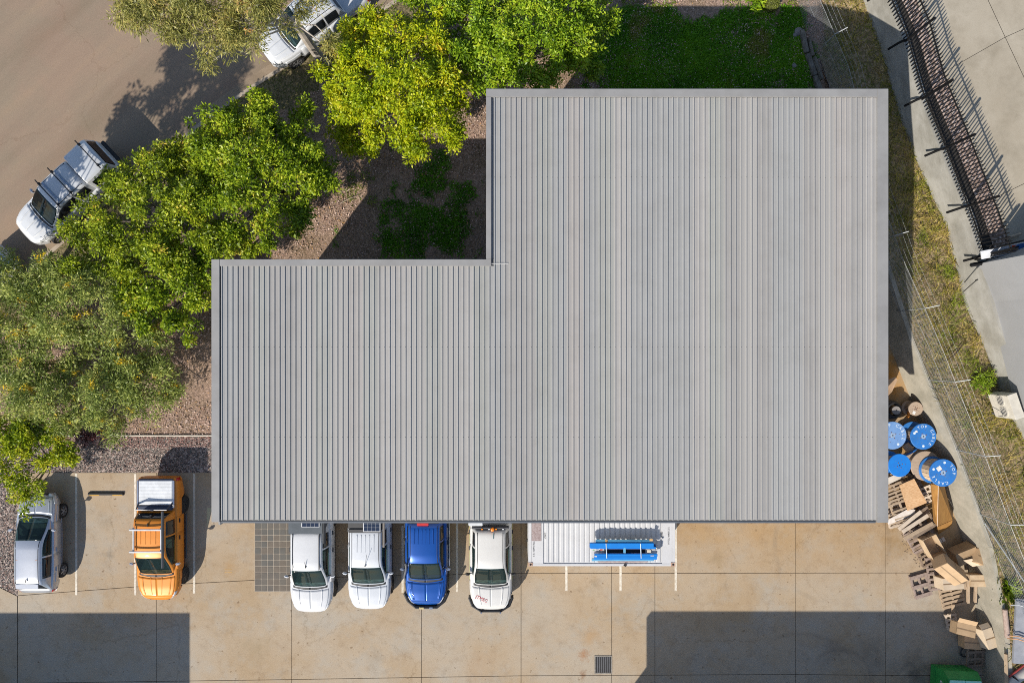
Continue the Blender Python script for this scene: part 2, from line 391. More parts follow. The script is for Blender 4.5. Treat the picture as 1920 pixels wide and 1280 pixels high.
line_m = M('line_paint', (.66, .61, .52), .8, col2=(.50, .44, .35), scale=9, contrast=(.42, .62))

# ================================================================ ground
g = poly_sheet('ground', [(-400, -400), (400, -400), (400, 400), (-400, 400)], -.35, M('dry_ground', (.20, .16, .10), .95, col2=(.13, .11, .06), scale=.05))
kerb_px = [(860, -90), (747, 0), (710, 22), (640, 62), (545, 117), (445, 181), (322, 274), (235, 346), (100, 470), (10, 540), (-110, 630), (-400, 850), (-800, 1180)]
kerb_pts = smooth_line([W2(*p) for p in kerb_px], 2)
road_poly = [tuple(p) for p in kerb_pts] + [(-120, -14), (-120, 120), (60, 120), (30, 45)]
poly_sheet('road', road_poly, -.13, asphalt_m)
def strip(line, o0, o1):
    """offset band along a polyline (positive = to the left of travel)"""
    L = np.array(line); t = np.gradient(L, axis=0); t /= np.linalg.norm(t, axis=1)[:, None]; n = np.stack([-t[:, 1], t[:, 0]], 1)
    return L + n * o0, L + n * o1
def band_prism(mb, a, b, z0, z1):
    n = len(a); vs = [(*a[i], z0) for i in range(n)] + [(*b[i], z0) for i in range(n)] + [(*a[i], z1) for i in range(n)] + [(*b[i], z1) for i in range(n)]
    fs = []
    for i in range(n - 1):
        fs += [(2 * n + i, 2 * n + i + 1, 3 * n + i + 1, 3 * n + i), (i, i + 1, 2 * n + i + 1, 2 * n + i), (n + i + 1, n + i, 3 * n + i, 3 * n + i + 1)]
    fs += [(0, n, 3 * n, 2 * n), (n - 1, 3 * n - 1, 4 * n - 1, 2 * n - 1)] if False else [(0, 2 * n, 3 * n, n), (n - 1, 2 * n - 1, 4 * n - 1, 3 * n - 1)]
    mb.add(vs, fs)
# the road is on the right of travel (travel goes down-left), so negative offsets lean to the road
rd = -1
gut = MB(); a, b = strip(kerb_pts, -.08, -.50); band_prism(gut, a, b, -.20, -.118); gut.build('gutter', gutter_c).__setitem__('kind', 'structure')
kerb = empty('kerb', (0, 0, 0)); kerb['kind'] = 'structure'
kl = resample(kerb_pts, .05); seg = 48; i = 0; kn = 0
while i + 1 < len(kl):
    j = min(i + seg, len(kl) - 1)
    if np.abs(kl[i]).max() < 40:
        q = kl[i:j + 1].copy(); q[0] += (q[1] - q[0]) * .12; q[-1] += (q[-2] - q[-1]) * .12
        kb = MB(); a, b = strip(q[::6] if len(q) > 12 else q, .09, -.08); band_prism(kb, a, b, -.2, .02); kb.build('kerb_segment', kerb_m, kerb)
    i = j
va, vb = strip(kerb_pts, .09, 2.2)
verge_poly = [tuple(p) for p in va] + [tuple(p) for p in vb[::-1]]
poly_sheet('verge', verge_poly, -.004, verge_m)
# garden bed: fine mounded sheet
bed_poly = [tuple(p) for p in strip(kerb_pts, 1.7, 2)[0] if -40 < p[0] < 10 and p[1] < 22] 
bed_poly = [(1.5, 24)] + bed_poly + [(-38, -3.9), W2(-40, 818), W2(397, 818), (-10.9, W2(0, 818)[1]), (-10.9, 3), (13.2, 3), (14.9, 8.8), (15.6, 10), (15.4, 13), (14.6, 17), (14, 24)]
bed_poly = [bed_poly[0]] + [p for p in bed_poly[1:]]
def bed_height(x, y):
    up = min(1, max(0, (y - 9.5) / 3.5)) * min(1, max(0, (x + 1) / 3.)) * min(1, max(0, (14.3 - x) / .7))
    return .42 * up * up * (3 - 2 * up) + .02 + .07 * max(0, noise.noise(Vector((x * .25, y * .25, 3.1)))) + .03 * noise.noise(Vector((x * 1.1, y * 1.1, 0)))
xs = np.arange(-38, 16, .4); ys = np.arange(-4.2, 24.2, .4)
vs = []; idx = {}; fs = []
for i_, x in enumerate(xs):
    for j_, y in enumerate(ys):
        idx[i_, j_] = len(vs); vs.append((x, y, bed_height(x, y) if y > -3.7 else -.02))
gx, gy = np.meshgrid(xs[:-1] + .2, ys[:-1] + .2, indexing='ij'); ins = inside_np(bed_poly, gx, gy)
for i_ in range(len(xs) - 1):
    for j_ in range(len(ys) - 1):
        if ins[i_, j_]: fs.append((idx[i_, j_], idx[i_ + 1, j_], idx[i_ + 1, j_ + 1], idx[i_, j_ + 1]))
mesh_obj('garden_bed', vs, fs, mulch_m, smooth=True)['kind'] = 'structure'
poly_sheet('gravel_strip', [W2(-60, 819), W2(400, 819), (-10.9, W2(0, 819)[1]), (-10.9, W2(0, 886)[1]), W2(33, 886), W2(33, 1117), W2(-2, 1099), W2(-200, 1030)], -.02, gravel_m)
eb = MB(); p0 = W(128, 816.5); p1 = W(397, 816.5); eb.box((p0 + p1) / 2 + Vector((-.4, 0, .0)), ((p1 - p0).length + 1.6, .06, .16))
tag(eb.build('garden_edging', M('pale_edging', (.62, .56, .47), .8)), 'thin pale edging strip between mulch bed and gravel', 'edging')

# concrete yard: one slab a bay, joints open between them
yard = empty('yard', (0, 0, 0)); yard['kind'] = 'structure'
poly_sheet('slab_bed', [(-24, W2(0, 885.5)[1]), (21.6, W2(0, 885.5)[1]), (21.6, -45), (-60, -45), (-60, -12), W2(-2, 1099.5), W2(33, 1117.5), W2(33, 885.5)], -.03, joint_m, None, yard)
poly_sheet('east_slab_bed', [(13.2, -5.4), (22, -5.4), (22, 6), (13.2, 6)], -.031, joint_m, None, yard)
def J1(px): return float(np.interp(px, [-400, 33, 143, 480, 760, 960, 1900], [1122, 1116, 1106, 1085, 1078, 1074.5, 1073]))
def J2(px): return float(np.interp(px, [-400, 40, 547, 977, 1500, 1900], [1283, 1280, 1273, 1266, 1263.5, 1268]))
cols = [33, 293, 547, 790, 977, 1147, 1228, 1492, 1660, 1900]
GAP = 1.0
def east_edge(py): return float(np.interp(py, [330, 640, 717, 840, 1010, 1140, 1300, 1500, 2400], [1560, 1665, 1695, 1745, 1805, 1830, 1845, 1850, 1850]))
def slab_quad(pts):
    mb = MB(); mb.prism([W2(*p) for p in pts], -.14, 0); return mb.build('slab', yard_m, yard)
lw = [(293, 36), (40, 0)]
for r_ in range(3):
    for c_ in range(len(cols) - 1):
        x0, x1 = cols[c_] + GAP / 2, cols[c_ + 1] - GAP / 2
        top = (lambda x: 886.) if r_ == 0 else (lambda x: J1(x) + GAP / 2) if r_ == 1 else (lambda x: J2(x) + GAP / 2)
        bot = (lambda x: J1(x) - GAP / 2) if r_ == 0 else (lambda x: J2(x) - GAP / 2) if r_ == 1 else (lambda x: 1760.)
        if c_ == len(cols) - 2:
            tt, bb = top(1700), bot(1700); n = 8
            ee = [(east_edge(tt + (bb - tt) * k / n), tt + (bb - tt) * k / n) for k in range(n + 1)]
            slab_quad([(x0, bot(x0)), (ee[-1][0], bb)] + ee[::-1][1:] + [(x0, top(x0))] if False else [(x0, top(x0))] + ee + [(x0, bot(x0))])
        else:
            slab_quad([(x0, top(x0)), (x1, top(x1)), (x1, bot(x1)), (x0, bot(x0))])
n = 6; ee = [(east_edge(470 + 415 * k / n), 470 + 415 * k / n) for k in range(n + 1)]
slab_quad([(1440, 470)] + ee + [(1440, 885)])
slab_quad([(32, 1117.5), (32, 1282), (-300, 1288), (-500, 1190), (-3, 1100)])
slab_quad([(32, 1284), (32, 1760), (-700, 1760), (-700, 1300), (-300, 1290)])
# square pavers let into the yard beside the first ute
pavers = empty('paver_panel', (0, 0, 0)); pavers['kind'] = 'structure'
mb = MB(); mb.prism([W2(477.5, 900), W2(549, 900), W2(549, 1108.5), W2(477.5, 1108.5)], -.02, .006); mb.build('grout', M('pale_grout', (.40, .345, .275), .9), pavers)
ptm = [M('paver_a', (.125, .11, .09), .8, col2=(.10, .088, .075), scale=2), M('paver_b', (.105, .10, .088), .8, col2=(.085, .08, .07), scale=2), M('paver_c', (.14, .115, .09), .8, col2=(.11, .09, .07), scale=2)]
pm = MB(); pm.box((0, 0, .006), (.252, .252, .02)); pt = None
for r_ in range(18):
    for c_ in range(6):
        x = 483.6 + 11.72 * c_; y = 1102.4 - 11.72 * r_
        if pt is None: pt = pm.build('paver', ptm[0], pavers); o = pt
        else:
            o = bpy.data.objects.new('paver', pt.data); link(o, pavers)
            o.material_slots[0].link = 'OBJECT'; o.material_slots[0].material = random.choice(ptm)
        X, Y = W2(x, y); o.location = (X, Y, random.uniform(0, .0015))
# painted bay lines
for (px, y0, y1) in ((143, 887, 1115), (253.5, 887, 1115), (364, 887, 1112), (755, 985, 1110), (857, 900, 1109), (1062, 900, 1107), (1163.5, 900, 1107), (1267, 900, 1107), (958, 900, 1000)):
    X0, Y0 = W2(px, y0); X1, Y1 = W2(px, y1); mb = MB(); mb.box((X0, (Y0 + Y1) / 2, .0035), (.10, Y0 - Y1, .004))
    o = mb.build('bay_line', line_m); o['kind'] = 'structure'
for k, dx in ((0, 0), (1, -1)):
    X, Y = W2(428, 1067 + 5 * k); mb = MB(); mb.box((X, Y, .003), (.33, .035, .003)); mb.build('faded_mark', M('faded_ochre_paint', (.47, .27, .07), .8, col2=(.38, .27, .15), scale=14)).__setitem__('kind', 'structure')
# drain
dr = empty('drain_grate', W(1131, 1245), label='square steel drain grate set in the concrete yard', cat='drain')
mb = MB()
for sx, sy, dx, dy in ((0, .385, .80, .05), (0, -.385, .80, .05), (.375, 0, .05, .72), (-.375, 0, .05, .72)): mb.box((sx, sy, .006), (dx, dy, .02))
steel_m = M('galvanised_steel', (.30, .28, .25), .5, metal=.3, col2=(.2, .18, .15), scale=8); mb.build('frame', steel_m, dr)
mb = MB(); mb.box((0, 0, .0035), (.70, .72, .003)); mb.build('pit', M('dark_pit', (.02, .02, .022), .9), dr)
for k in range(7):
    mb = MB(); mb.box((-.27 + .09 * k, 0, .011), (.03, .70, .012)); mb.build('bar', M('grate_bar', (.20, .20, .21), .5, metal=.4), dr)
# wheel stop
ws = empty('wheel_stop', W(199.5, 925), label='black and yellow rubber wheel stop in the empty bay', cat='wheel stop')
mb = MB(); mb.add([(-.82, -.075, 0), (.82, -.075, 0), (.82, .075, 0), (-.82, .075, 0), (-.79, -.04, .10), (.79, -.04, .10), (.79, .04, .10), (-.79, .04, .10)], [(3, 2, 1, 0), (4, 5, 6, 7), (0, 1, 5, 4), (1, 2, 6, 5), (2, 3, 7, 6), (3, 0, 4, 7)])
mb.build('body', M('black_rubber', (.03, .03, .032), .8), ws, bevel=.015)
for x in (-.52, .52):
    mb = MB(); mb.add([(x - .22, -.079, .012), (x + .22, -.079, .012), (x + .22, -.045, .095), (x - .22, -.045, .095)], [(0, 1, 2, 3)]); mb.build('reflector', M('yellow_reflector', (.75, .42, .03), .5), ws)

# ================================================================ the building
H = 6.0; k = (CAM_Z - H) / FPX
XW, XE, XN = (397 - NX) * k, (1665 - NX) * k, (911.5 - NX) * k
YT, YL, YS = (NY - 169) * k, (NY - 486) * k, (NY - 978) * k
bld = empty('warehouse', (0, 0, 0), label='L shaped grey warehouse under a ribbed steel roof', cat='building')
OV = 2.0
foot = [(XW + .1, YS + .35), (XE - .1, YS + .35), (XE - .1, YT - OV), (XN + .1, YT - OV), (XN + .1, YL - OV), (XW + .1, YL - OV)]
for i in range(len(foot)):
    (x0, y0), (x1, y1) = foot[i], foot[(i + 1) % len(foot)]
    cx, cy = (x0 + x1) / 2, (y0 + y1) / 2; L = math.hypot(x1 - x0, y1 - y0); a = math.atan2(y1 - y0, x1 - x0)
    nx_, ny_ = -math.sin(a) * .1, math.cos(a) * .1
    mb = MB(); mb.box((cx + nx_, cy + ny_, (H - .35) / 2), (L - .001 * i, .2, H - .35), (0, 0, a)); wl = mb.build('wall', panel_m, bld)
    if i == 0:
        for q, xx in enumerate((XW + 5, XW + 9.2, XW + 13.4)):
            mb = MB()
            for j in range(14): mb.box((xx, YS + .34, .16 + j * .30), (3.4, .05, .285))
            mb.build('roller_door', M('roller_door_steel', (.38, .40, .42), .5), wl)
soff = MB(); soff.prism([(XW + .05, YS + .12), (XE - .05, YS + .12), (XE - .05, YT - .05), (XN + .05, YT - .05), (XN + .05, YL - .05), (XW + .05, YL - .05)], H - .34, H - .10)
soff.build('roof_deck', M('soffit', (.40, .40, .40), .8), bld)
roof = mesh_obj('roof_lining', [(XW + .1, YS + .1, H - .075), (XE - .1, YS + .1, H - .075), (XE - .1, YL, H - .075), (XW + .1, YL, H - .075)], [(0, 1, 2, 3)], M('lining', (.2, .2, .2), .9), bld)
# roof panels, one rib each
P = .1922; rw, rt, rh = .062, .030, .037
def panel_mesh(y0, y1, nm):
    prof = [(0, 0), (rw * .26, rh), (rw * .26 + rt, rh), (rw * .26 + rt + .010, 0), (P * .55, 0), (P * .62, .004), (P * .69, 0), (P, 0)]
    vs = []; fs = []
    for y in (y0, y1):
        for x, z in prof: vs.append((x, y, z))
    n = len(prof)
    for i in range(n - 1): fs.append((i, i + 1, n + i + 1, n + i))
    b = len(vs); vs += [(x, y, -.02) for y in (y0, y1) for x in (0, P)]
    fs += [(0, b, b + 1, n - 1), (n, 2 * n - 1, b + 3, b + 2)]
    fs += [tuple([0] + list(range(1, n)) )] if False else []
    # closed rib ends
    fs += [(0, 1, 2, 3), (n, n + 1, n + 2, n + 3)]
    me = bpy.data.meshes.new(nm); me.from_pydata(vs, [], fs); me.materials.append(roof_m); return me
YSs = YS + .06
m_long = panel_mesh(YSs, YT - .27, 'roof_panel'); m_short = panel_mesh(YSs, YL - .24, 'roof_panel')
roof_vars = [roof_m] + [M('zinc_grey_steel_' + n_, c_, .42, col2=tuple(q * .90 for q in c_), scale=.5, contrast=(.3, .7), spec=.45, stretch=(6, .22, 1), grime=.10) for n_, c_ in (('warm', (.358, .338, .318)), ('cool', (.328, .326, .316)), ('light', (.366, .352, .334)), ('green', (.338, .336, .312)), ('dull', (.322, .311, .296)))]
pi_ = 0; rv = roof_m
x = XW + .33; XEND = XE - .42
while x < XEND:
    me = m_long if x > XN + .12 else m_short
    o = bpy.data.objects.new('roof_panel', me); o.location = (x, 0, H - .03 + random.uniform(-.0015, .0015)); o.rotation_euler = (0, random.gauss(0, .006), 0); link(o, bld)
    if pi_ % 3 == 0: rv = random.choice(roof_vars)
    o.material_slots[0].link = 'OBJECT'; o.material_slots[0].material = rv; pi_ += 1
    x += P
def trim(name, x0, y0, x1, y1, z0, z1, mat=trim_m, b=.012):
    mb = MB(); mb.box(((x0 + x1) / 2, (y0 + y1) / 2, (z0 + z1) / 2), (abs(x1 - x0), abs(y1 - y0), z1 - z0)); return mb.build(name, mat, bld, bevel=b, seg=2)
trim('barge_capping', XW, YS + .0, XW + .30, YL - .001, H - .36, H + .035)
trim('barge_capping', XE - .41, YS - .02, XE, YT + .04, H - .36, H + .035)
trim('ridge_capping', XW + .302, YL - .25, XN + .19, YL, H - .36, H + .032)
trim('barge_capping', XN, YL + .002, XN + .19, YT - .262, H - .36, H + .036)
trim('ridge_capping', XN, YT - .26, XE - .412, YT + .04, H - .36, H + .033)
trim('gutter', XW + .302, YS - .06, XE - .412, YS + .02, H - .30, H - .06, gutter_m, .01)
trim('gutter_end', XW + .22, YS - .12, XW + .30, YS - .002, H - .3, H - .05, trim_m, .008)
fl = MB(); fl.box((XN + .50, YL - .16, H + .012), (.60, .018, .005)); fl.build('flashing', M('bright_flashing', (.72, .7, .66), .4), bld)
sm = MB()
for yy in (YS + 3.1, YS + 6.4, YT - 3.2):
    for i in range(126):
        xx = XW + .33 + P * i + rw * .26 + rt / 2
        if (xx < XN + .3 and yy > YL - .5) or xx > XEND: continue
        sm.box((xx, yy + random.uniform(-.01, .01), H - .03 + rh + .004), (.016, .016, .008))
so = sm.build('screw', steel_m, bld); so['kind'] = 'stuff'

# two buildings south of the yard, beyond the frame: their shadows cross the concrete
def south_building(X0, X1, Y1, Y0, label):
    b = empty('south_unit', (0, 0, 0), label=label, cat='building', group='warehouses across the yard')
    mb = MB(); mb.box(((X0 + X1) / 2, (Y0 + Y1 - 2.1) / 2, 2.85), (X1 - X0 - .2, Y1 - Y0 - 2.1, 5.7)); mb.build('wall', panel_m, b)
    mb = MB(); mb.box(((X0 + X1) / 2, (Y0 + Y1) / 2, 5.86), (X1 - X0, Y1 - Y0, .28)); mb.build('roof', roof_m, b)
    for q in range(2):
        mb = MB(); mb.box((X0 + 4 + 6 * q, Y1 - 2.09, 2.1), (3.6, .06, 4.2)); mb.build('roller_door', MATS['roller_door_steel'], b)
south_building(-46, W2(356, 0)[0] - SUN_E * 6, W2(0, 1148)[1] - SUN_N * 6, -40, 'grey warehouse south of the yard casting the left shadow')
south_building(W2(1221, 0)[0] - SUN_E * 6, 20.8, W2(0, 1145)[1] - SUN_N * 6, -40, 'grey warehouse south of the yard casting the right shadow')

# ================================================================ east side: walls, bank, fences, neighbour
def Z1(y):  # height of the yard retaining wall, by world y
    return float(np.interp(y, [-30, 0, 5.5, 11.5, 16], [1.72, 1.7, 1.3, .45, .35]))
def ZB(y):  # foot of the upper wall
    return float(np.interp(y, [-30, -12, 0, 8, 16], [1.75, 1.75, 1.5, 1.0, .95]))
def ZN(y):  # neighbour's level
    return float(np.interp(y, [-30, -3, 5, 16], [3.0, 2.9, 2.6, 2.35]))
def solve(px, py, zf):
    z = 1.
    for _ in range(8): v = W(px, py, z); z = zf(v.y)
    return np.array([v.x, v.y])
def at_y(line, y):
    o = np.argsort(line[:, 1]); return float(np.interp(y, line[o, 1], line[o, 0]))
L1 = np.array([W2(*p) for p in ((1470, -160), (1500, -60), (1512, 60), (1550, 170), (1600, 400), (1665, 640), (1695, 717), (1745, 840), (1805, 1010), (1830, 1140), (1845, 1300), (1850, 1800))])
L2 = np.array([solve(px, py, ZB) for px, py in ((1575, -160), (1598, -80), (1620, 0), (1655, 100), (1690, 225), (1735, 340), (1775, 425), (1790, 490), (1807, 565), (1850, 660), (1885, 760), (1935, 850), (2010, 1000), (2120, 1250), (2300, 1700))])
L3 = np.array([solve(px, py, ZN) for px, py in ((1595, -160), (1622, -80), (1657, 0), (1690, 77), (1715, 170), (1760, 280), (1812, 415), (1837, 490), (1858, 565), (1902, 715), (1945, 810), (2010, 940), (2110, 1150), (2330, 1700))])
ysn = np.arange(L1[:, 1].max() - .3, -26, -.25)
# yard wall
rows = []
for y in ysn:
    x = at_y(L1, y); z = Z1(y); rows.append([(x, y, -.1), (x + .03, y, z), (x + .22, y, z), (x + .24, y, -.1)])
vs = [p for r in rows for p in r]; fs = []
for i in range(len(rows) - 1):
    for k_ in range(3): fs.append((i * 4 + k_, i * 4 + k_ + 1, i * 4 + 5 + k_, i * 4 + 4 + k_))
cut = int(np.argmin(np.abs(ysn - 9.5)))
fs_a = [f for f in fs if min(f) >= cut * 4]
tag(mesh_obj('retaining_wall', vs, fs_a, wall_m), 'long concrete retaining wall edging the yard behind the pallets', 'retaining wall')
# bank
vs, fs = [], []; NB = 22
for i, y in enumerate(ysn):
    xa, xb = at_y(L1, y) + (.20 if y < 9.6 else 0), at_y(L2, y) + .25; za, zb = Z1(y) - .03, ZB(y)
    if y > 9.4: za = .04 + .3 * (y < 14)
    for j in range(NB + 1):
        t = j / NB; e = t * t * (3 - 2 * t); xx = xa + (xb - xa) * t
        vs.append((xx, y, za + (zb - za) * e + .07 * noise.noise(Vector((xx * 1.3, y * 1.3, 5))) * math.sin(PI * t)))
for i in range(len(ysn) - 1):
    for j in range(NB): fs.append((i * (NB + 1) + j, i * (NB + 1) + j + 1, (i + 1) * (NB + 1) + j + 1, (i + 1) * (NB + 1) + j))
mesh_obj('bank_ground', vs, fs, bank_m, smooth=True)['kind'] = 'structure'
def bank_z(x, y):
    xa, xb = at_y(L1, y) + .2, at_y(L2, y) + .25; t = min(1, max(0, (x - xa) / (xb - xa))); za, zb = Z1(y) - .03, ZB(y)
    if y > 9.4: za = .34 if y < 14 else .04
    return za + (zb - za) * t * t * (3 - 2 * t)
# upper wall
vs, fs = [], []
for i, y in enumerate(ysn):
    xa, xb = at_y(L2, y), at_y(L3, y); za, zb = ZB(y) - .15, ZN(y)
    if xb < xa + .06: xb = xa + .06
    vs += [(xa - .02, y, za), (xa + (xb - xa) * .55, y, za + (zb - za) * .6), (xb, y, zb), (xb + .28, y, zb + .0), (xb + .3, y, zb - 1.2)]
for i in range(len(ysn) - 1):
    for j in range(4): fs.append((i * 5 + j, i * 5 + j + 1, i * 5 + 6 + j, i * 5 + 5 + j))
tag(mesh_obj('upper_retaining_wall', vs, fs, grey_wall_m), 'mottled grey concrete wall along the grass bank under the black fence', 'retaining wall')
# neighbour ground: near-black strip, gravel strip, slabs
def nb_band(name, o0, o1, dz, mat, parent=None, ys_=ysn, kind=True):
    vs, fs = [], []
    for y in ys_:
        x = at_y(L3, y); vs += [(x + o0, y, ZN(y) + dz), (x + o1, y, ZN(y) + dz)]
    for i in range(len(ys_) - 1): fs.append((2 * i, 2 * i + 1, 2 * i + 3, 2 * i + 2))
    o = mesh_obj(name, vs, fs, mat, parent)
    if kind: o['kind'] = 'structure'
    return o
nb_band('dark_strip', .27, .80, -.06, M('near_black_ground', (.035, .03, .027), .95, col2=(.02, .018, .016), scale=6))
nb_band('neighbour_gravel', .79, 1.48, -.03, speckle_mat('pinkish_gravel', [(.32, .23, .185), (.20, .145, .115), (.40, .30, .25), (.25, .175, .14), (.10, .08, .07), (.46, .37, .32)], 13))
ny = empty('neighbour_yard', (0, 0, 0)); ny['kind'] = 'structure'
nb_band('slab_bed', 1.47, 60, -.045, joint_m, ny, kind=False)
# neighbour slabs run along the fence direction
d = np.array([.41, -.912]); e_ = np.array([.912, .41]); org = solve(1886, 70, ZN)
ed = MB()
for i in range(-6, 9):
    for j in range(-1, 8):
        a0, a1 = -5.85 * i - 5.83, -5.85 * i; b0, b1 = 3.6 * j - 3.6, 3.6 * j - .022
        q = [org + d * (-a) + e_ * b for a, b in ((a0, b0), (a0, b1), (a1, b1), (a1, b0))]
        poly = []
        for p_ in q:
            lim = at_y(L3, min(max(p_[1], -26), 16)) + 1.46; poly.append((max(p_[0], lim), p_[1]))
        if min(p_[1] for p_ in poly) > 24 or min(p_[1] for p_ in poly) < -27 or len({round(p_[0], 2) for p_ in poly}) < 2: continue
        if all(abs(p_[0] - at_y(L3, p_[1]) - 1.46) < .02 for p_ in poly): continue
        mesh_obj('slab', [(x_, y_, ZN(y_) - .02) for x_, y_ in poly], [(0, 1, 2, 3)], nslab_m, ny)
# ---- black palisade fence
blk = M('black_powder_coat', (.010, .010, .011), .7, spec=.15)
pal = empty('palisade_fence', (0, 0, 0), label='black steel palisade fence on top of the grey wall', cat='fence')
seg_pts = resample(L3[(L3[:, 1] > 3.4)], .02); s_ = [0]
for a, b in zip(seg_pts[:-1], seg_pts[1:]): s_.append(s_[-1] + np.linalg.norm(b - a))
s_ = np.array(s_); Lp = s_[-1]
def fp(t): return np.array([np.interp(t, s_, seg_pts[:, 0]) + .13, np.interp(t, s_, seg_pts[:, 1])])
pk = MB(); pk.v = []; wv = .044; dp = .026
for z, ww in ((0, .4), (.05, 1), (1.88, 1), (1.98, .2)):
    pk.v += [(-wv / 2 * ww, -dp / 2, z), (wv / 2 * ww, -dp / 2, z), (wv / 2 * ww, dp / 2, z), (-wv / 2 * ww, dp / 2, z)]
for i in range(3):
    for k_ in range(4): pk.f.append((i * 4 + k_, i * 4 + (k_ + 1) % 4, i * 4 + 4 + (k_ + 1) % 4, i * 4 + 4 + k_))
pk.f += [(3, 2, 1, 0), (12, 13, 14, 15)]
pk0 = pk.build('picket', blk, pal); npk = int(Lp / .150)
for i in range(npk):
    t = (i + .5) * .150; p_ = fp(t); q = fp(t + .05); a = math.atan2(q[1] - p_[1], q[0] - p_[0])
    o = pk0 if i == 0 else bpy.data.objects.new('picket', pk0.data)
    if i: link(o, pal)
    o.location = (p_[0], p_[1], ZN(p_[1]) - .03); o.rotation_euler = (random.gauss(0, .006), random.gauss(0, .006), a)
ts = np.arange(0, Lp, .3)
for z in (.22, 1.66):
    mb = MB(); mb.tube([(*(fp(t) + np.array([.035, .014])), ZN(fp(t)[1]) + z) for t in ts], .034, 4); mb.build('rail', blk, pal)
for px, py in ((1657, -15), (1690, 77), (1728, 185), (1760, 280), (1797, 388), (1836, 480)):
    y = solve(px, py, ZN)[1]; t = np.interp(-y, -seg_pts[:, 1], s_); p_ = fp(t)
    mb = MB(); mb.box((p_[0] + .05, p_[1], ZN(y) + .93), (.08, .08, 2.1)); mb.build('post', blk, pal)
    mb = MB(); mb.tube([(p_[0] - .02, p_[1], ZN(y) + .10), (p_[0] - .20, p_[1] - .06, ZN(y) - .02), (p_[0] - .42, p_[1] - .14, ZN(y) - .48)], .05, 4); mb.build('bracket', blk, pal)
# ---- chain link fence with barbed wire
galv = M('galvanised_wire', (.33, .345, .35), .5, metal=.2)
def ZF(y): return float(np.interp(y, [-30, 0, 5, 12, 16], [1.75, 1.7, 1.35, .55, .3]))
cl_px = ((1478, -60), (1500, 30), (1537, 117), (1555, 160), (1607, 383), (1646, 490), (1690, 590), (1740, 712), (1793, 843), (1837, 963), (1885, 1085), (1935, 1200), (2000, 1360))
clp = np.array([solve(px, py, ZF) for px, py in cl_px]); cl = resample(clp, .02)
cs = np.concatenate([[0], np.cumsum(np.linalg.norm(np.diff(cl, axis=0), axis=1))]); LC = cs[-1]
def cp(t, h=0):
    x, y = np.interp(t, cs, cl[:, 0]), np.interp(t, cs, cl[:, 1]); return Vector((x, y, ZF(y) - .05 + h))
chn = empty('chain_link_fence', (0, 0, 0), label='galvanised chain link fence with barbed wire along the bank', cat='fence')
FH = 1.85; sp = .10; wr = .0034
V, F = [], []
def wire3(a, b, r, V, F):
    t = (b - a).normalized(); u = t.orthogonal().normalized(); v = t.cross(u); n0 = len(V)
    for p in (a, b):
        for k_ in range(3): an = 2 * PI * k_ / 3; V.append(p + (u * math.cos(an) + v * math.sin(an)) * r)
    for k_ in range(3): F.append((n0 + k_, n0 + (k_ + 1) % 3, n0 + 3 + (k_ + 1) % 3, n0 + 3 + k_))
t = 0.
while t < LC - FH:
    wire3(cp(t, .03), cp(t + FH, .03 + FH), wr, V, F); wire3(cp(t + FH, .03), cp(t, .03 + FH), wr, V, F); t += sp
me_ = np_mesh('chain_mesh', np.array([tuple(v) for v in V]), np.array(F), galv, chn)
for h in (.05, FH * .55, FH):
    mb = MB(); mb.tube([cp(t, h) for t in np.arange(0, LC, .35)], (.004 if h < FH else .007), 4); mb.build('rail', galv, chn)
for q in range(3):
    mb = MB(); mb.tube([cp(t, FH + .10 + .12 * q) + Vector((.10 + .10 * q, .04 * q, 0)) for t in np.arange(0, LC, .35)], .0032, 4)
    for t in np.arange(.1, LC, .24):
        c_ = cp(t, FH + .10 + .12 * q) + Vector((.10 + .10 * q, .04 * q, 0)); mb.box(c_, (.05, .005, .005), (random.random() * 3, .5, random.random() * 3))
    mb.build('barbed_wire', galv, chn)
pm_ = M('fence_post_steel', (.36, .38, .385), .45, metal=.2)
for px, py in ((1521, 100), (1577, 255), (1632, 455), (1692, 583), (1740, 712), (1793, 843), (1837, 963), (1890, 1092)):
    y = solve(px, py, ZF)[1]; t = np.interp(-y, -cl[:, 1], cs)
    mb = MB(); mb.tube([cp(t, -.2), cp(t, FH + .05), cp(t, FH + .42) + Vector((.34, .10, 0))], .020, 6); mb.build('post', pm_, chn)
# loose brace pipe lying against the fence
mb = MB(); mb.tube([W(1846, 980, 1.8), W(1922, 1092, 1.95)], .03, 8); tag(mb.build('brace_pipe', pm_), 'long galvanised pipe lying on the bank beside the chain link fence', 'pipe')
# ---- neighbour's white building, its wall faces the camera
p0 = solve(1836, 494, ZN) + np.array([.02, 0]); p1 = solve(1862, 566, ZN) + np.array([.06, 0]); p2 = solve(1908, 722, ZN); p3 = p2 + (p2 - p1) * .38
nbw = empty('neighbour_building', (p0[0], p0[1], 0), label='neighbour building with a plain white wall above the bank', cat='building')
ww_m = M('white_render', (.295, .297, .30), .8, col2=(.275, .277, .28), scale=.5, grime=.08)
mb = MB()
base = [p0, p1, p3, p3 + np.array([12, 5.]), p0 + np.array([12, 5.])]
rel = [(p_[0] - p0[0], p_[1] - p0[1]) for p_ in base]
mb.prism(rel, 2.4, 8.2); mb.build('wall', ww_m, nbw)
mb = MB(); mb.prism([(x_ + (-.15 if i < 3 else .1), y_ + (.1 if i in (0, 4) else -.1)) for i, (x_, y_) in enumerate(rel)], 8.2, 8.4); mb.build('roof', trim_m, nbw)
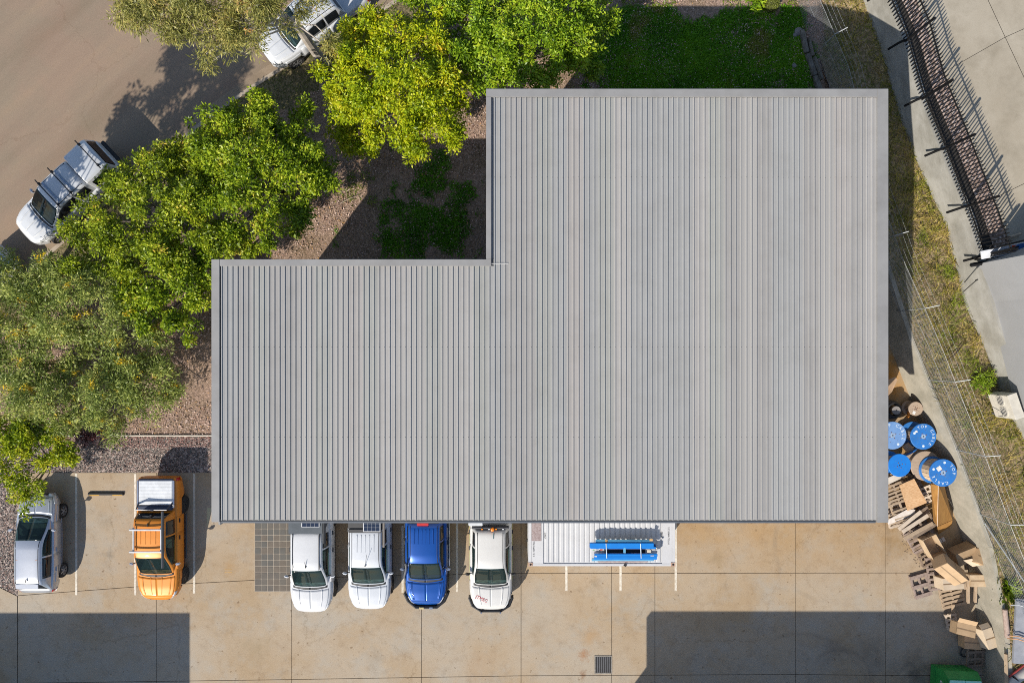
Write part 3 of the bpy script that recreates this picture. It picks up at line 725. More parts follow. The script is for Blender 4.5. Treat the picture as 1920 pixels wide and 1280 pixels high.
# fence end: black beam, rails and the blue and white sign board that stands behind them
ge = empty('gate_end', (0, 0, 0), label='black steel gate end with rails beside the white building', cat='gate')
A, B = W(1820, 497, 2.75), W(1889, 485, 2.75)
mb = MB(); mb.tube([A, B], .085, 4); mb.build('bottom_beam', blk, ge)
for dy, zz in ((.22, 3.0), (.42, 3.3), (.62, 3.6)):
    mb = MB(); mb.tube([A + Vector((.5, dy, zz - 2.75)), B + Vector((.05, dy, zz - 2.75))], .03, 4); mb.build('rail', blk, ge)
for s2 in (0, .16):
    mb = MB(); mb.tube([B + Vector((-.25 + s2, .0, 0)), B + Vector((-.25 + s2, .10, 1.3))], .035, 4); mb.build('post', blk, ge)
sb = empty('sign_board', (0, 0, 0), label='blue and white board with red marks behind the black gate end', cat='sign board')
def flat_piece(name, pts, th, mat):
    q = [W(*p) for p in pts]; n_ = (q[1] - q[0]).cross(q[2] - q[0]).normalized(); n_ = n_ if n_.z > 0 else -n_
    k_ = [p - n_ * th for p in q]; m_ = len(q); mb = MB(); mb.add(q + k_, [tuple(range(m_)), tuple(range(2 * m_ - 1, m_ - 1, -1))] + [(i, (i + 1) % m_, m_ + (i + 1) % m_, m_ + i) for i in range(m_)]); return mb.build(name, mat, sb)
flat_piece('panel', [(1839, 471, 3.30), (1965, 446, 3.30), (1965, 464, 3.12), (1841, 486, 3.12)], .04, M('white_board', (.62, .64, .68), .5))
flat_piece('blue_panel', [(1909, 457.5, 3.316), (1962, 447, 3.316), (1962, 464, 3.14), (1887, 477.5, 3.136), (1898, 470, 3.215)], .012, M('blue_board', (.03, .14, .40), .45))
flat_piece('red_mark', [(1897, 460.5, 3.305), (1906, 459, 3.305), (1902, 463, 3.27), (1898, 463.5, 3.27)], .006, M('red_mark', (.7, .10, .04), .5))
mb = MB()
for px, py in ((1843, 484), (1880, 476), (1950, 462)): p_ = W(px, py, 3.08); mb.tube([(p_.x, p_.y, 2.6), (p_.x, p_.y, 3.08)], .03, 6)
mb.build('leg', blk, sb)
mb = MB(); mb.tube([W(1886, 447, 2.7), W(1914, 438, 2.7)], .06, 6); tag(mb.build('timber_offcut', M('pale_timber', (.42, .34, .25), .8)), 'pale timber offcut lying in the shade near the gate', 'timber')
# air conditioner
ac = empty('air_conditioner', W(1865, 757, 1.78), (0, 0, R(19)), 'beige outdoor air conditioner with two fan grilles on the bank', 'air conditioner')
beige = M('beige_enamel', (.60, .565, .49), .5, grime=.12)
mb = MB(); mb.box((0, 0, .64), (.38, 1.04, 1.16)); mb.build('casing', beige, ac, bevel=.02)
mb = MB(); mb.box((0, 0, 1.235), (.40, 1.06, .03)); mb.build('lid', beige, ac, bevel=.008)
mb = MB()
for y in (-.38, .38): mb.box((0, y, .0), (.40, .08, .14))
mb.build('foot', M('ac_foot', (.1, .1, .1), .7), ac)
for y in (.27, -.22):
    mb = MB(); mb.lathe([(.20, -.203), (.21, -.197)], 24, 'x', (0, y, .72)); f = mb.build('fan_opening', M('fan_dark', (.05, .05, .055), .7), ac)
    mb = MB()
    for q in range(5):
        zz = -.16 + .08 * q; hw = math.sqrt(max(0, .21 ** 2 - zz ** 2)); mb.box((-.212, y, .72 + zz), (.012, 2 * hw, .014))
    mb.lathe([(.20, -.214), (.225, -.214), (.225, -.195), (.20, -.195)], 24, 'x', (0, y, .72), close=True)
    mb.build('grille', beige, f)
mb = MB(); mb.box((-.193, -.44, .42), (.01, .02, .30)); mb.build('panel_slot', MATS['fan_dark'], ac)
# ================================================================ plants
rng = np.random.default_rng(11)
def leaf_cloud(centers, radii, per, lsize, lwid, flat=.55, tilt=.75, droop=0., jitter=.3, shape='rosette'):
    """leaf quads round clump centres; every leaf is its own island of two triangles folded on the midrib"""
    n = len(centers) * per
    c = np.repeat(centers, per, 0); rr = np.repeat(radii, per)[:, None]
    d = rng.normal(size=(n, 3)); d /= np.linalg.norm(d, axis=1)[:, None]
    rad = rng.random((n, 1)) ** (1 / 2.2)
    pos = c + d * rad * rr * np.array([1, 1, flat])
    # leaf direction: outward from the clump, flattened, with droop
    a = d * np.array([1, 1, .35]) + rng.normal(scale=.55, size=(n, 3)); a[:, 2] -= droop
    a /= np.linalg.norm(a, axis=1)[:, None]
    up = np.array([0, 0, 1.]) + rng.normal(scale=tilt, size=(n, 3))
    s = np.cross(up, a); s /= np.maximum(1e-6, np.linalg.norm(s, axis=1))[:, None]
    nn = np.cross(a, s)
    L = lsize * (1 + jitter * rng.normal(size=(n, 1))).clip(.5, 1.7); Wd = lwid * (1 + jitter * .6 * rng.normal(size=(n, 1))).clip(.6, 1.5)
    fold = nn * Wd * .22
    p0 = pos; p1 = pos + a * L * .5 + s * Wd * .5 + fold; p2 = pos + a * L; p3 = pos + a * L * .5 - s * Wd * .5 + fold
    V = np.stack([p0, p1, p2, p3], 1).reshape(-1, 3)
    F = np.arange(n * 4).reshape(-1, 4)
    return V, F
def lobes_to_clumps(lobes, dens, cr, gap=.0, seed=0):
    """lobes: (x,y,z,rx,rz); clump centres in the outer part of each lobe, uneven"""
    C = []
    for (x, y, z, r, rz) in lobes:
        n = max(4, int(dens * r * r))
        d = rng.normal(size=(n, 3)); d /= np.linalg.norm(d, axis=1)[:, None]; d[:, 2] = np.abs(d[:, 2]) * 1.15 - .38
        rad = rng.uniform(.45, 1.05, (n, 1))
        C.append(np.array([x, y, z]) + d * rad * np.array([r, r, rz]))
    C = np.concatenate(C)
    if gap:
        keep = np.array([noise.noise(Vector(c) * .9 + Vector((seed, 0, 0))) > gap - .35 for c in C]); C = C[keep]
    return C
def make_tree(name, label, base, lobes_px, mat, bark, group, dens=9, cr=.42, per=60, lsize=.125, lwid=.064, gap=.12, flat=.55, tilt=.75, droop=.1, trunk_r=.16, seed=0, twig=.35, world=False, base_z=0., limb_w=.7, trunk_h=None, grow=1.12, under=.30, spurs=12):
    """lobes_px: (px, py, z, radius m); base: photo pixel of the trunk foot, or None to stand under the crown"""
    lobes = []
    for l in lobes_px:
        if world: x, y, z, r = l
        else:
            v = W(l[0], l[1], l[2]); x, y, z, r = v.x, v.y, l[2], l[3]
        lobes.append((x, y, z, r * grow, r * .8))
    for _ in range(spurs):                                        # branch ends that reach out past the crown
        x, y, z, r, rz = lobes[rng.integers(len(lobes_px))]; mx_, my_ = np.mean([l[0] for l in lobes]), np.mean([l[1] for l in lobes]); a_ = math.atan2(y - my_, x - mx_) + rng.normal(0, .7)
        rs = rng.uniform(.22, .42); lobes.append((x + math.cos(a_) * r * rng.uniform(1.15, 1.5), y + math.sin(a_) * r * rng.uniform(1.15, 1.5), z - rng.uniform(0, .5), rs, rs * .7))
    if base is None: bx, by = np.mean([l[0] for l in lobes]), np.mean([l[1] for l in lobes])
    elif world: bx, by = base
    else: bx, by = W2(*base)
    t = empty(name, (bx, by, base_z), label=label, cat='tree', group=group)
    C = lobes_to_clumps(lobes, dens, cr, 0, seed)
    # tufts stand out on branch ends; the gaps between them open down to a thinner, lower layer of leaves
    nz = np.array([noise.noise(Vector(q) * 1.25 + Vector((seed, 0, 0))) + .6 * noise.noise(Vector(q) * 2.6 + Vector((0, seed, 0))) for q in C])
    C[:, 2] += .45 * nz
    C = C[nz > gap - .12]
    low = np.concatenate([np.array([l[0], l[1], l[2] - .35 * l[3]]) + rng.normal(size=(int(dens * l[3] * l[3] * under) + 2, 3)) * np.array([l[3] * .42, l[3] * .42, l[3] * .22]) for l in lobes])
    C = np.concatenate([C, low])
    C[:, 2] = np.maximum(C[:, 2], .35)
    off = np.array([bx, by, base_z])
    rad = rng.uniform(.7, 1.25, len(C)) * cr
    V, F = leaf_cloud(C - off, rad, per, lsize, lwid, flat, tilt, droop)
    np_mesh('crown', V, F, mat, t)
    # trunk and limbs
    zc = trunk_h or min(l[2] for l in lobes) * .55
    mb = MB(); top = Vector((rng.normal(0, .1), rng.normal(0, .1), zc)); mb.tube([(0, 0, -.1), Vector((0, 0, zc * .5)) + Vector((rng.normal(0, .06), rng.normal(0, .06), 0)), top], [trunk_r * 1.25, trunk_r, trunk_r * .85], 9)
    mb.build('trunk', bark, t, smooth=True)
    for l in lobes:
        e = Vector((l[0] - bx, l[1] - by, l[2] - base_z - .25 * l[3])); m_ = top.lerp(e, .5) + Vector((rng.normal(0, .2), rng.normal(0, .2), .25))
        mb = MB(); mb.tube([top * .92, m_, e], [trunk_r * .55 * limb_w, trunk_r * .34 * limb_w, trunk_r * .14], 6, cap=False)
        for c in C[rng.permutation(len(C))[:max(2, int(len(C) * twig / len(lobes)))]]:
            cv = Vector(c - off)
            if (cv - e).length < l[3] * 1.3:
                mm_ = m_.lerp(cv, .55) + Vector((0, 0, rng.uniform(-.1, .2)))
                mb.tube([m_.lerp(e, rng.uniform(.1, .9)), mm_, cv], [trunk_r * .12 * limb_w + .006, .012, .005], 4, cap=False)
        mb.build('limb', bark, t, smooth=True)
    return t
bark_g = M('grey_bark', (.17, .14, .115), .95, col2=(.10, .085, .07), scale=9, bump=.4, bscale=30)
bark_p = M('pale_gum_bark', (.46, .41, .35), .85, col2=(.30, .26, .22), scale=3, bump=.2)
G_GREEN = [(0., (.04, .085, .004)), (.3, (.13, .215, .007)), (.62, (.30, .40, .014)), (.88, (.46, .52, .03)), (1., (.52, .42, .05))]
G_MID = [(0., (.045, .080, .005)), (.3, (.14, .205, .008)), (.62, (.31, .39, .015)), (.88, (.49, .51, .035)), (1., (.56, .38, .06))]
G_BRIGHT = [(0., (.045, .10, .005)), (.3, (.14, .25, .009)), (.65, (.30, .43, .018)), (1., (.46, .52, .03))]
G_YEL = [(0., (.10, .18, .005)), (.28, (.25, .34, .007)), (.6, (.42, .48, .010)), (.88, (.57, .54, .014)), (1., (.60, .42, .03))]
G_EUC = [(0., (.10, .115, .025)), (.4, (.24, .24, .06)), (.75, (.41, .37, .10)), (1., (.54, .38, .12))]
G_GREV = [(0., (.08, .12, .018)), (.35, (.20, .26, .05)), (.7, (.40, .45, .11)), (1., (.55, .54, .14))]
lm_green = leaf_mat('leaves_green', G_GREEN); lm_mid = leaf_mat('leaves_mid_green', G_MID); lm_bright = leaf_mat('leaves_bright_green', G_BRIGHT)
lm_yel = leaf_mat('leaves_yellow_green', G_YEL); lm_euc = leaf_mat('leaves_gum', G_EUC, patch=(.7, .68, (.45, .20, .06)))
lm_grev = leaf_mat('leaves_grevillea', G_GREV, patch=(1.6, .63, (.80, .54, .02)), clump=.8)
TG = 'trees in the garden bed'
make_tree('broadleaf_tree', 'yellow green leafy tree left of the upper roof edge', None,
          [(672, 120, 3.9, .95), (735, 72, 4.1, 1.0), (800, 85, 4.1, .95), (832, 150, 4.1, .85), (690, 185, 4.0, .9), (760, 165, 4.7, 1.15), (818, 215, 3.8, .85), (655, 205, 3.5, .65), (760, 232, 3.9, .8), (775, 272, 3.3, .5), (842, 240, 3.4, .6), (640, 145, 3.6, .6), (700, 45, 3.7, .6), (700, 245, 3.4, .45), (660, 70, 3.6, .6), (855, 190, 3.4, .45), (790, 285, 2.9, .35), (640, 230, 2.4, .6), (660, 265, 2.2, .5), (690, 275, 2.2, .4), (625, 185, 3.0, .5), (870, 100, 3.5, .5)], lm_yel, bark_g, TG, dens=62, per=60, cr=.27, gap=.02, seed=3, spurs=5, grow=1.06)
make_tree('broadleaf_tree', 'bright green dense tree touching the top of the photo above roof', None,
          [(885, 45, 4.1, .9), (940, 78, 4.5, 1.0), (1000, 55, 4.7, 1.05), (1062, 62, 4.2, .85), (1105, 28, 3.8, .65), (950, 132, 4.0, .7), (1015, 128, 4.0, .75), (1078, 110, 3.6, .55), (880, 110, 3.8, .6), (940, -25, 4.6, 1.0), (1045, -20, 4.4, 1.0), (850, 5, 3.9, .8), (905, 158, 3.3, .45), (1125, 50, 3.2, .4), (780, -20, 3.7, .8)], lm_bright, bark_g, TG, dens=62, per=60, cr=.27, gap=.06, seed=9)
make_tree('broadleaf_tree', 'green tree with spreading branches right of the white road ute and beside the kerb', None,
          [(428, 235, 3.9, .8), (490, 225, 4.1, .8), (548, 245, 3.8, .7), (470, 290, 4.5, 1.0), (535, 310, 4.2, .85), (585, 345, 3.6, .55), (450, 355, 4.3, .9), (400, 265, 3.7, .7), (380, 230, 3.4, .5), (395, 370, 3.8, .8), (600, 320, 3.2, .4), (555, 395, 3.3, .5), (575, 300, 3.6, .6), (520, 380, 3.9, .7), (410, 305, 4.2, .8), (565, 210, 3.3, .45), (490, 420, 3.4, .5), (440, 430, 3.5, .5)], lm_green, bark_g, TG, dens=62, per=60, cr=.27, gap=.09, seed=17)
make_tree('broadleaf_tree', 'green tree partly covering the white ute parked on the road', None,
          [(175, 395, 3.3, .7), (235, 345, 3.7, .85), (300, 305, 3.9, .85), (290, 385, 4.3, 1.0), (215, 440, 3.7, .85), (160, 450, 3.1, .6), (350, 360, 4.1, .85), (370, 425, 3.8, .75), (290, 465, 3.9, .85), (130, 425, 2.8, .4), (410, 450, 3.5, .7), (330, 480, 3.5, .7), (200, 510, 2.9, .7), (470, 470, 3.0, .4), (360, 330, 3.8, .8), (240, 520, 3.3, .7), (330, 300, 3.5, .6), (150, 500, 3.0, .55)], lm_mid, bark_g, TG, dens=62, per=60, cr=.27, gap=.09, seed=31, spurs=4, grow=1.08)
make_tree('broadleaf_tree', 'mid green tree against the left end of the roof', None,
          [(345, 510, 3.5, .8), (300, 470, 3.6, .6), (380, 475, 3.4, .45), (372, 555, 3.0, .5), (300, 560, 3.3, .75), (340, 600, 2.7, .5), (250, 560, 3.0, .6), (378, 520, 3.2, .4)], lm_green, bark_g, TG, dens=62, per=60, cr=.27, gap=.1, seed=41)
make_tree('broadleaf_tree', 'small yellow green tree leaning over the bonnet of the silver hatchback', W2 and None,
          [(35, 835, 2.6, .7), (5, 890, 2.7, .7), (95, 815, 2.3, .5), (60, 800, 2.4, .55), (115, 850, 2.1, .38), (40, 905, 2.4, .45), (60, 935, 2.1, .26), (45, 958, 2.0, .2), (135, 858, 1.9, .25), (-10, 820, 2.7, .8), (80, 868, 2.2, .3), (70, 915, 2.1, .2)], leaf_mat('leaves_lime', [(0., (.10, .17, .006)), (.3, (.22, .30, .008)), (.65, (.40, .46, .014)), (1., (.55, .46, .03))]), bark_g, TG, dens=58, per=60, cr=.26, gap=.0, seed=53, spurs=2, trunk_r=.09)
make_tree('grevillea_tree', 'grey green fine leaved tree with yellow flower clumps and bare branches', W2 and None,
          [(55, 555, 3.0, .95), (140, 535, 3.2, 1.0), (225, 560, 3.0, .95), (60, 640, 2.9, .9), (20, 600, 2.8, .9), (95, 755, 2.8, 1.0), (175, 745, 2.8, 1.0), (250, 705, 2.7, .95), (30, 735, 2.7, 1.0), (300, 700, 2.3, .6), (275, 635, 2.6, .8), (210, 620, 3.0, .8), (310, 745, 2.0, .4), (255, 755, 2.2, .6), (-10, 680, 2.8, 1.0), (110, 600, 3.2, .9), (120, 790, 2.3, .6), (200, 785, 2.1, .55), (60, 700, 2.6, .8), (130, 690, 2.2, .7), (205, 690, 2.4, .7), (20, 520, 2.6, .7), (90, 510, 2.8, .6), (290, 590, 2.4, .6), (160, 640, 2.2, .6)], lm_grev, M('dead_grey_branches', (.30, .24, .21), .9, col2=(.18, .14, .12), scale=6), TG, dens=46, per=70, cr=.34, lsize=.14, lwid=.040, gap=.06, flat=.6, tilt=.9, seed=61, twig=.7, trunk_r=.12, limb_w=.7)
gum = make_tree('gum_tree', 'tall gum tree with pale trunk and drooping olive leaves over the road', (608, 120),
          [(262, 18, 6.0, .75), (335, 38, 6.3, .8), (395, 55, 6.3, .75), (385, 100, 5.2, .3), (455, 38, 6.7, .85), (505, 2, 6.9, .6), (235, 35, 5.4, .35), (430, 75, 5.8, .5), (370, -20, 7.2, 1.0), (480, -15, 7.4, 1.0), (390, 118, 4.6, .22), (300, -10, 6.6, .9), (590, -30, 6.6, .6), (470, 85, 5.3, .35), (535, 45, 5.2, .26), (575, 20, 5.6, .28), (655, 110, 3.6, .3), (625, 80, 4.3, .35)], lm_euc, bark_p, None, dens=60, cr=.34, per=70, lsize=.17, lwid=.034, gap=.06, flat=.9, tilt=1.1, droop=.5, trunk_r=.20, seed=71, twig=.25, trunk_h=4.2, limb_w=.40, spurs=0, grow=1.02)
# street tree beyond the left edge of the frame; only its shadow on the road is in view
def sh(px, py, z, r): x, y = W2(px, py); return (x - SUN_E * z, y - SUN_N * z, z, r)
make_tree('street_tree', 'street tree on the verge whose shadow falls across the road', (-21.9, 2.3),
          [sh(245, 205, 6.2, .55), sh(295, 185, 6.5, .5), sh(345, 110, 7.5, .8), sh(390, 125, 7.6, .7), sh(435, 120, 7.8, .6), sh(360, 195, 7.0, .55), sh(410, 185, 7.3, .6), sh(320, 235, 6.2, .45), sh(375, 230, 6.5, .45), sh(430, 95, 8.2, .6), sh(330, 150, 7.0, .45), sh(225, 240, 5.9, .3),
           (-22.9, 2.7, 5.9, .4), (-23.5, 1.9, 5.9, .4), (-22.3, 3.6, 6.0, .35), (-24.0, 1.1, 5.6, .35), (-22.9, 3.5, 6.3, .3), (-24.2, 2.0, 5.6, .3), (-23.3, .9, 5.5, .3)], lm_mid, bark_g, None, dens=40, cr=.38, per=66, lsize=.18, lwid=.09, gap=.06, seed=83, world=True, twig=.15, trunk_r=.13, limb_w=.45, grow=1.15, spurs=0)
# dark red shrub foliage by the edging, top garden shrubs
def shrub(name, label, px, py, z, lobes, mat, per=60, lsize=.09, lwid=.05, dens=60, cr=.14, cat='shrub', group=None, tilt=.8, flat=.7, gap=0):
    v = W(px, py, z); t = empty(name, (v.x, v.y, z), label=label, cat=cat, group=group)
    C = lobes_to_clumps([(dx, dy, dz, r, r * .8) for dx, dy, dz, r in lobes], dens, cr, gap)
    V, F = leaf_cloud(C, np.full(len(C), cr), per, lsize, lwid, flat, tilt, .1); np_mesh('foliage', V, F, mat, t)
    mb = MB()
    for dx, dy, dz, r in lobes: mb.tube([(0, 0, -.05), (dx * .6, dy * .6, dz * .7), (dx, dy, dz + r * .4)], [.03, .02, .008], 5)
    mb.build('stem', bark_g, t); return t
lm_red = leaf_mat('leaves_dark_red', [(0., (.04, .016, .022)), (.5, (.09, .032, .04)), (1., (.17, .06, .055))])
shrub('purple_shrub', 'small dark purple leaved shrub overhanging the pale edging strip', 190, 812, .05, [(0, 0, .5, .3), (-.4, -.1, .55, .3), (.38, .05, .45, .22), (-.75, .05, .5, .28), (.62, .0, .4, .14)], lm_red, dens=90, per=26)
shrub('leafy_shrub', 'bright green leafy shrub at the sunny edge of roof shadow', 1412, 12, .42, [(0, 0, .5, .32), (.25, .15, .45, .28), (-.2, .2, .4, .25), (.1, -.25, .45, .2)], lm_bright, dens=90, per=30, lsize=.13, lwid=.075)
v = W(1446, 6, .6); t = empty('clipped_bush', (v.x, v.y, .40), label='round clipped olive green bush beside the leafy shrub', cat='bush')
C = rng.normal(size=(900, 3)); C /= np.linalg.norm(C, axis=1)[:, None]; C[:, 2] = np.abs(C[:, 2]); C = C * np.array([.34, .34, .62]) * rng.uniform(.9, 1.02, (900, 1))
V, F = leaf_cloud(C, np.full(900, .05), 12, .045, .022, 1, 1.2, 0); np_mesh('foliage', V, F, leaf_mat('leaves_clipped', [(0, (.10, .13, .02)), (1, (.22, .25, .05))], trans=.2), t)
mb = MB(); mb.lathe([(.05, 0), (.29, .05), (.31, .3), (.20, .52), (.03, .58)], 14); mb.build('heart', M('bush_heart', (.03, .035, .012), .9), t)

# ---- ground litter and low plants
def scatter_flat(poly, n, size, mat, name, z=.05, dens=None, asp=.5, tilt=.45, zf=None, bounds=None):
    P_ = np.array(poly); lo, hi = (P_.min(0), P_.max(0)) if bounds is None else bounds
    X = rng.uniform(lo[0], hi[0], n); Y = rng.uniform(lo[1], hi[1], n)
    k_ = inside_np(poly, X, Y); X, Y = X[k_], Y[k_]
    if dens is not None:
        k_ = np.array([rng.random() < dens(x, y) for x, y in zip(X, Y)]); X, Y = X[k_], Y[k_]
    m_ = len(X); Z = np.array([zf(x, y) for x, y in zip(X, Y)]) if zf else np.full(m_, z)
    a = rng.uniform(0, 2 * PI, m_); L = size * rng.uniform(.5, 1.5, m_); w_ = L * asp * rng.uniform(.6, 1.2, m_)
    d = np.stack([np.cos(a), np.sin(a), rng.normal(0, tilt, m_)], 1); s = np.stack([-np.sin(a), np.cos(a), rng.normal(0, tilt, m_)], 1)
    c = np.stack([X, Y, Z + rng.uniform(.01, .06, m_)], 1)
    V = np.stack([c - d * L[:, None] / 2, c + s * w_[:, None] / 2, c + d * L[:, None] / 2, c - s * w_[:, None] / 2], 1).reshape(-1, 3)
    o = np_mesh(name, V, np.arange(m_ * 4).reshape(-1, 4), mat); o['kind'] = 'stuff'; return o
view = (np.array([-23, -4.]), np.array([14, 17.5]))
lit_m = litter_mat('dry_leaves', [(0., (.46, .32, .26)), (.18, (.28, .165, .12)), (.36, (.54, .40, .34)), (.54, (.40, .25, .19)), (.68, (.16, .10, .07)), (.80, (.60, .46, .40)), (.93, (.48, .27, .10))])
def lit_d(x, y):
    n_ = noise.noise(Vector((x * .42, y * .42, 9))) + .4 * noise.noise(Vector((x * 1.3, y * 1.3, 2)))
    q = min(1., math.exp(-(((x + 3.2) / 3.0) ** 2 + ((y - 6.0) / 2.6) ** 2) ** 2 * .7) * 1.1)  # litter thinned over the notch so barer ground deepens the shade there
    return min(1, max(.08, .50 + 1.3 * n_)) * (1 - .72 * q)
tag(scatter_flat(bed_poly, 210000, .070, lit_m, 'leaf_litter', dens=lit_d, zf=lambda x, y: bed_height(x, y), bounds=view), 'pinkish brown dry leaf litter over the garden bed')
tag(scatter_flat([W2(0, 819), W2(397, 819), W2(397, 838), W2(0, 838)], 2600, .06, litter_mat('fallen_red', [(0, (.36, .2, .17)), (.4, (.24, .11, .09)), (.7, (.42, .3, .26))]), 'fallen_leaves', z=-.03), 'reddish fallen leaves along the gravel by the edging')
stone_m = litter_mat('loose_stones', [(0., (.08, .07, .068)), (.25, (.2, .17, .15)), (.45, (.36, .30, .27)), (.6, (.13, .12, .11)), (.75, (.48, .42, .38)), (.88, (.25, .16, .13))])
tag(scatter_flat([W2(-30, 822), W2(399, 822), W2(399, 884), W2(33, 884), W2(33, 1112), W2(-30, 1090)], 30000, .045, stone_m, 'gravel', z=-.03, asp=.8, tilt=.6), 'mixed grey and pink gravel beside the parking bays')
# clover and grass patches in the shade north of the building
clover_m = leaf_mat('clover_leaves', [(0., (.03, .11, .004)), (.4, (.075, .23, .006)), (.8, (.14, .36, .010)), (1., (.24, .40, .02))], trans=.3, clump=.8)
lawn_m = leaf_mat('lawn_blades', [(0., (.04, .14, .004)), (.4, (.10, .29, .006)), (.8, (.19, .43, .010)), (1., (.34, .48, .02))], trans=.3, clump=.6, patch=(.5, .60, (.22, .26, .03)))
def blobs(lst, solid=False):
    q = [(*W2(px, py), r) for px, py, r in lst]
    def f(x, y):
        b = max(math.exp(-((x - X) ** 2 + (y - Y) ** 2) / (r * r)) for X, Y, r in q)
        if solid: return max(0, min(1, 1.75 * b + .9 * noise.noise(Vector((x * .8, y * .8, 1))) + .4 * noise.noise(Vector((x * 2.6, y * 2.6, 5))) - .50))
        return max(0, min(1, 1.25 * b + .95 * noise.noise(Vector((x * .8, y * .8, 1))) + .7 * noise.noise(Vector((x * 2.3, y * 2.3, 5))) - .38))
    return f
def turf(name, label, poly, n, mat, dens, hmin=.04, hmax=.14, wid=.03, zf=None, lean=.6):
    P_ = np.array(poly); lo, hi = P_.min(0), P_.max(0); X = rng.uniform(lo[0], hi[0], n); Y = rng.uniform(lo[1], hi[1], n); k_ = inside_np(poly, X, Y); X, Y = X[k_], Y[k_]
    k_ = np.array([rng.random() < dens(x, y) for x, y in zip(X, Y)], bool); X, Y = X[k_], Y[k_]; m_ = len(X)
    Z = np.array([zf(x, y) for x, y in zip(X, Y)]) if m_ else np.zeros(0)
    a = rng.uniform(0, 2 * PI, m_); h = rng.uniform(hmin, hmax, m_); w_ = wid * rng.uniform(.6, 1.4, m_); ln = rng.normal(0, lean, (m_, 2)) * h[:, None]
    c = np.stack([X, Y, Z - .01], 1); s = np.stack([np.cos(a), np.sin(a), np.zeros(m_)], 1) * w_[:, None] / 2
    tip = c + np.concatenate([ln, h[:, None]], 1); mid = c + np.concatenate([ln * .45, h[:, None] * .6], 1)
    V = np.stack([c - s * .7, c + s * .7, mid + s, tip, mid - s], 1).reshape(-1, 3)
    o = np_mesh(name, V, np.arange(m_ * 5).reshape(-1, 5), mat); o['kind'] = 'stuff'; o['label'] = label; return o
nd = blobs([(1180, 110, 2.0), (1240, 150, 2.2), (1330, 130, 2.0), (1400, 90, 1.6), (1440, 120, 2.0), (1230, 70, 1.3), (1480, 60, .9), (1160, 60, .8), (1400, 150, 1.8), (1300, 170, 2.), (1470, 100, 1.4), (1360, 60, .8)], True)
turf('clover', 'dark green clover and grass in the roof shadow', [W2(1100, 22), W2(1515, 22), W2(1540, 190), W2(1090, 190)], 190000, lawn_m, nd, zf=bed_height, lean=1.2, hmin=.03, hmax=.09, wid=.045)
nd2 = blobs([(800, 350, 1.0), (840, 440, 1.2), (780, 435, 1.1), (810, 400, 1.1), (860, 410, .9), (740, 400, .8), (870, 370, .9), (820, 320, .7), (740, 450, .7)])
turf('weeds', 'low green weeds in the shaded notch of the building', [W2(650, 280), W2(905, 280), W2(905, 500), W2(620, 500)], 60000, clover_m, nd2, zf=bed_height, lean=1.2, hmin=.03, hmax=.10, wid=.045)
sun_m = leaf_mat('sunny_weeds', [(0., (.12, .18, .02)), (.5, (.22, .30, .03)), (1., (.36, .36, .07))], trans=.3)
nd3 = blobs([(660, 365, .5), (690, 330, .5), (665, 340, .4), (1180, 10, .5), (1260, 12, .35), (1370, 15, .4), (1300, 5, .3), (1480, 20, .5), (1355, 8, .4), (1490, 5, .4), (700, 380, .3), (1420, 22, .5)])
turf('sunny_weeds', 'sunlit yellow green weeds in the leaf litter', [W2(620, -15), W2(1520, -15), W2(1520, 400), W2(620, 400)], 90000, sun_m, nd3, zf=bed_height, lean=1.2, hmin=.03, hmax=.10, wid=.04)
vg = blobs([(470, 190, 1.2), (520, 160, 1.2), (560, 210, 1.2), (610, 200, 1.), (590, 150, 1.), (640, 120, 1.), (80, 505, .6), (60, 530, .6), (420, 215, .8), (690, 60, 1.), (380, 260, .7)])
turf('verge_grass', 'patchy grass on the verge behind the kerb', verge_poly, 130000, leaf_mat('verge_blades', [(0., (.14, .19, .025)), (.5, (.27, .30, .06)), (1., (.46, .40, .16))], trans=.25), lambda x, y: vg(x, y) if -24 < x < 0 and y < 17 else 0, zf=lambda x, y: .0, lean=.9, hmin=.04, hmax=.11, wid=.025)
# grass tufts on the east bank
bank_poly = [(at_y(L1, y) + .3, y) for y in ysn[::6]] + [(at_y(L2, y) + .25, y) for y in ysn[::-6]]
bgm = leaf_mat('bank_grass_blades', [(0., (.13, .17, .015)), (.30, (.30, .33, .03)), (.5, (.52, .45, .07)), (.75, (.66, .50, .15)), (1., (.72, .55, .26))], trans=.25, clump=.9, patch=(.6, .56, (.28, .36, .02)))
def bd(x, y):
    t_ = (x - at_y(L1, y)) / max(.3, at_y(L2, y) - at_y(L1, y)); n_ = noise.noise(Vector((x * .8, y * .8, 4))) + .5 * noise.noise(Vector((x * 2.1, y * 2.1, 7)))
    return min(1, max(.03, .30 + .75 * n_ + .25 * (t_ > .6) + (.3 if y > 3 else 0)))
turf('bank_grass', 'long dry and green grass on the bank between the fences', bank_poly, 270000, bgm, bd, zf=bank_z, lean=1.5, hmin=.07, hmax=.26, wid=.013)
tag(scatter_flat(bank_poly, 60000, .10, litter_mat('bank_straw', [(0., (.56, .42, .22)), (.3, (.40, .27, .14)), (.55, (.66, .52, .32)), (.82, (.20, .12, .065))]), 'dry_straw', dens=lambda x, y: min(1, max(0, .5 + noise.noise(Vector((x, y, 6))))), zf=bank_z, asp=.15), 'dry straw and dead grass on the bank')
lm_tuft = leaf_mat('leaves_fresh', [(0., (.12, .20, .015)), (.5, (.24, .36, .02)), (1., (.40, .46, .05))])
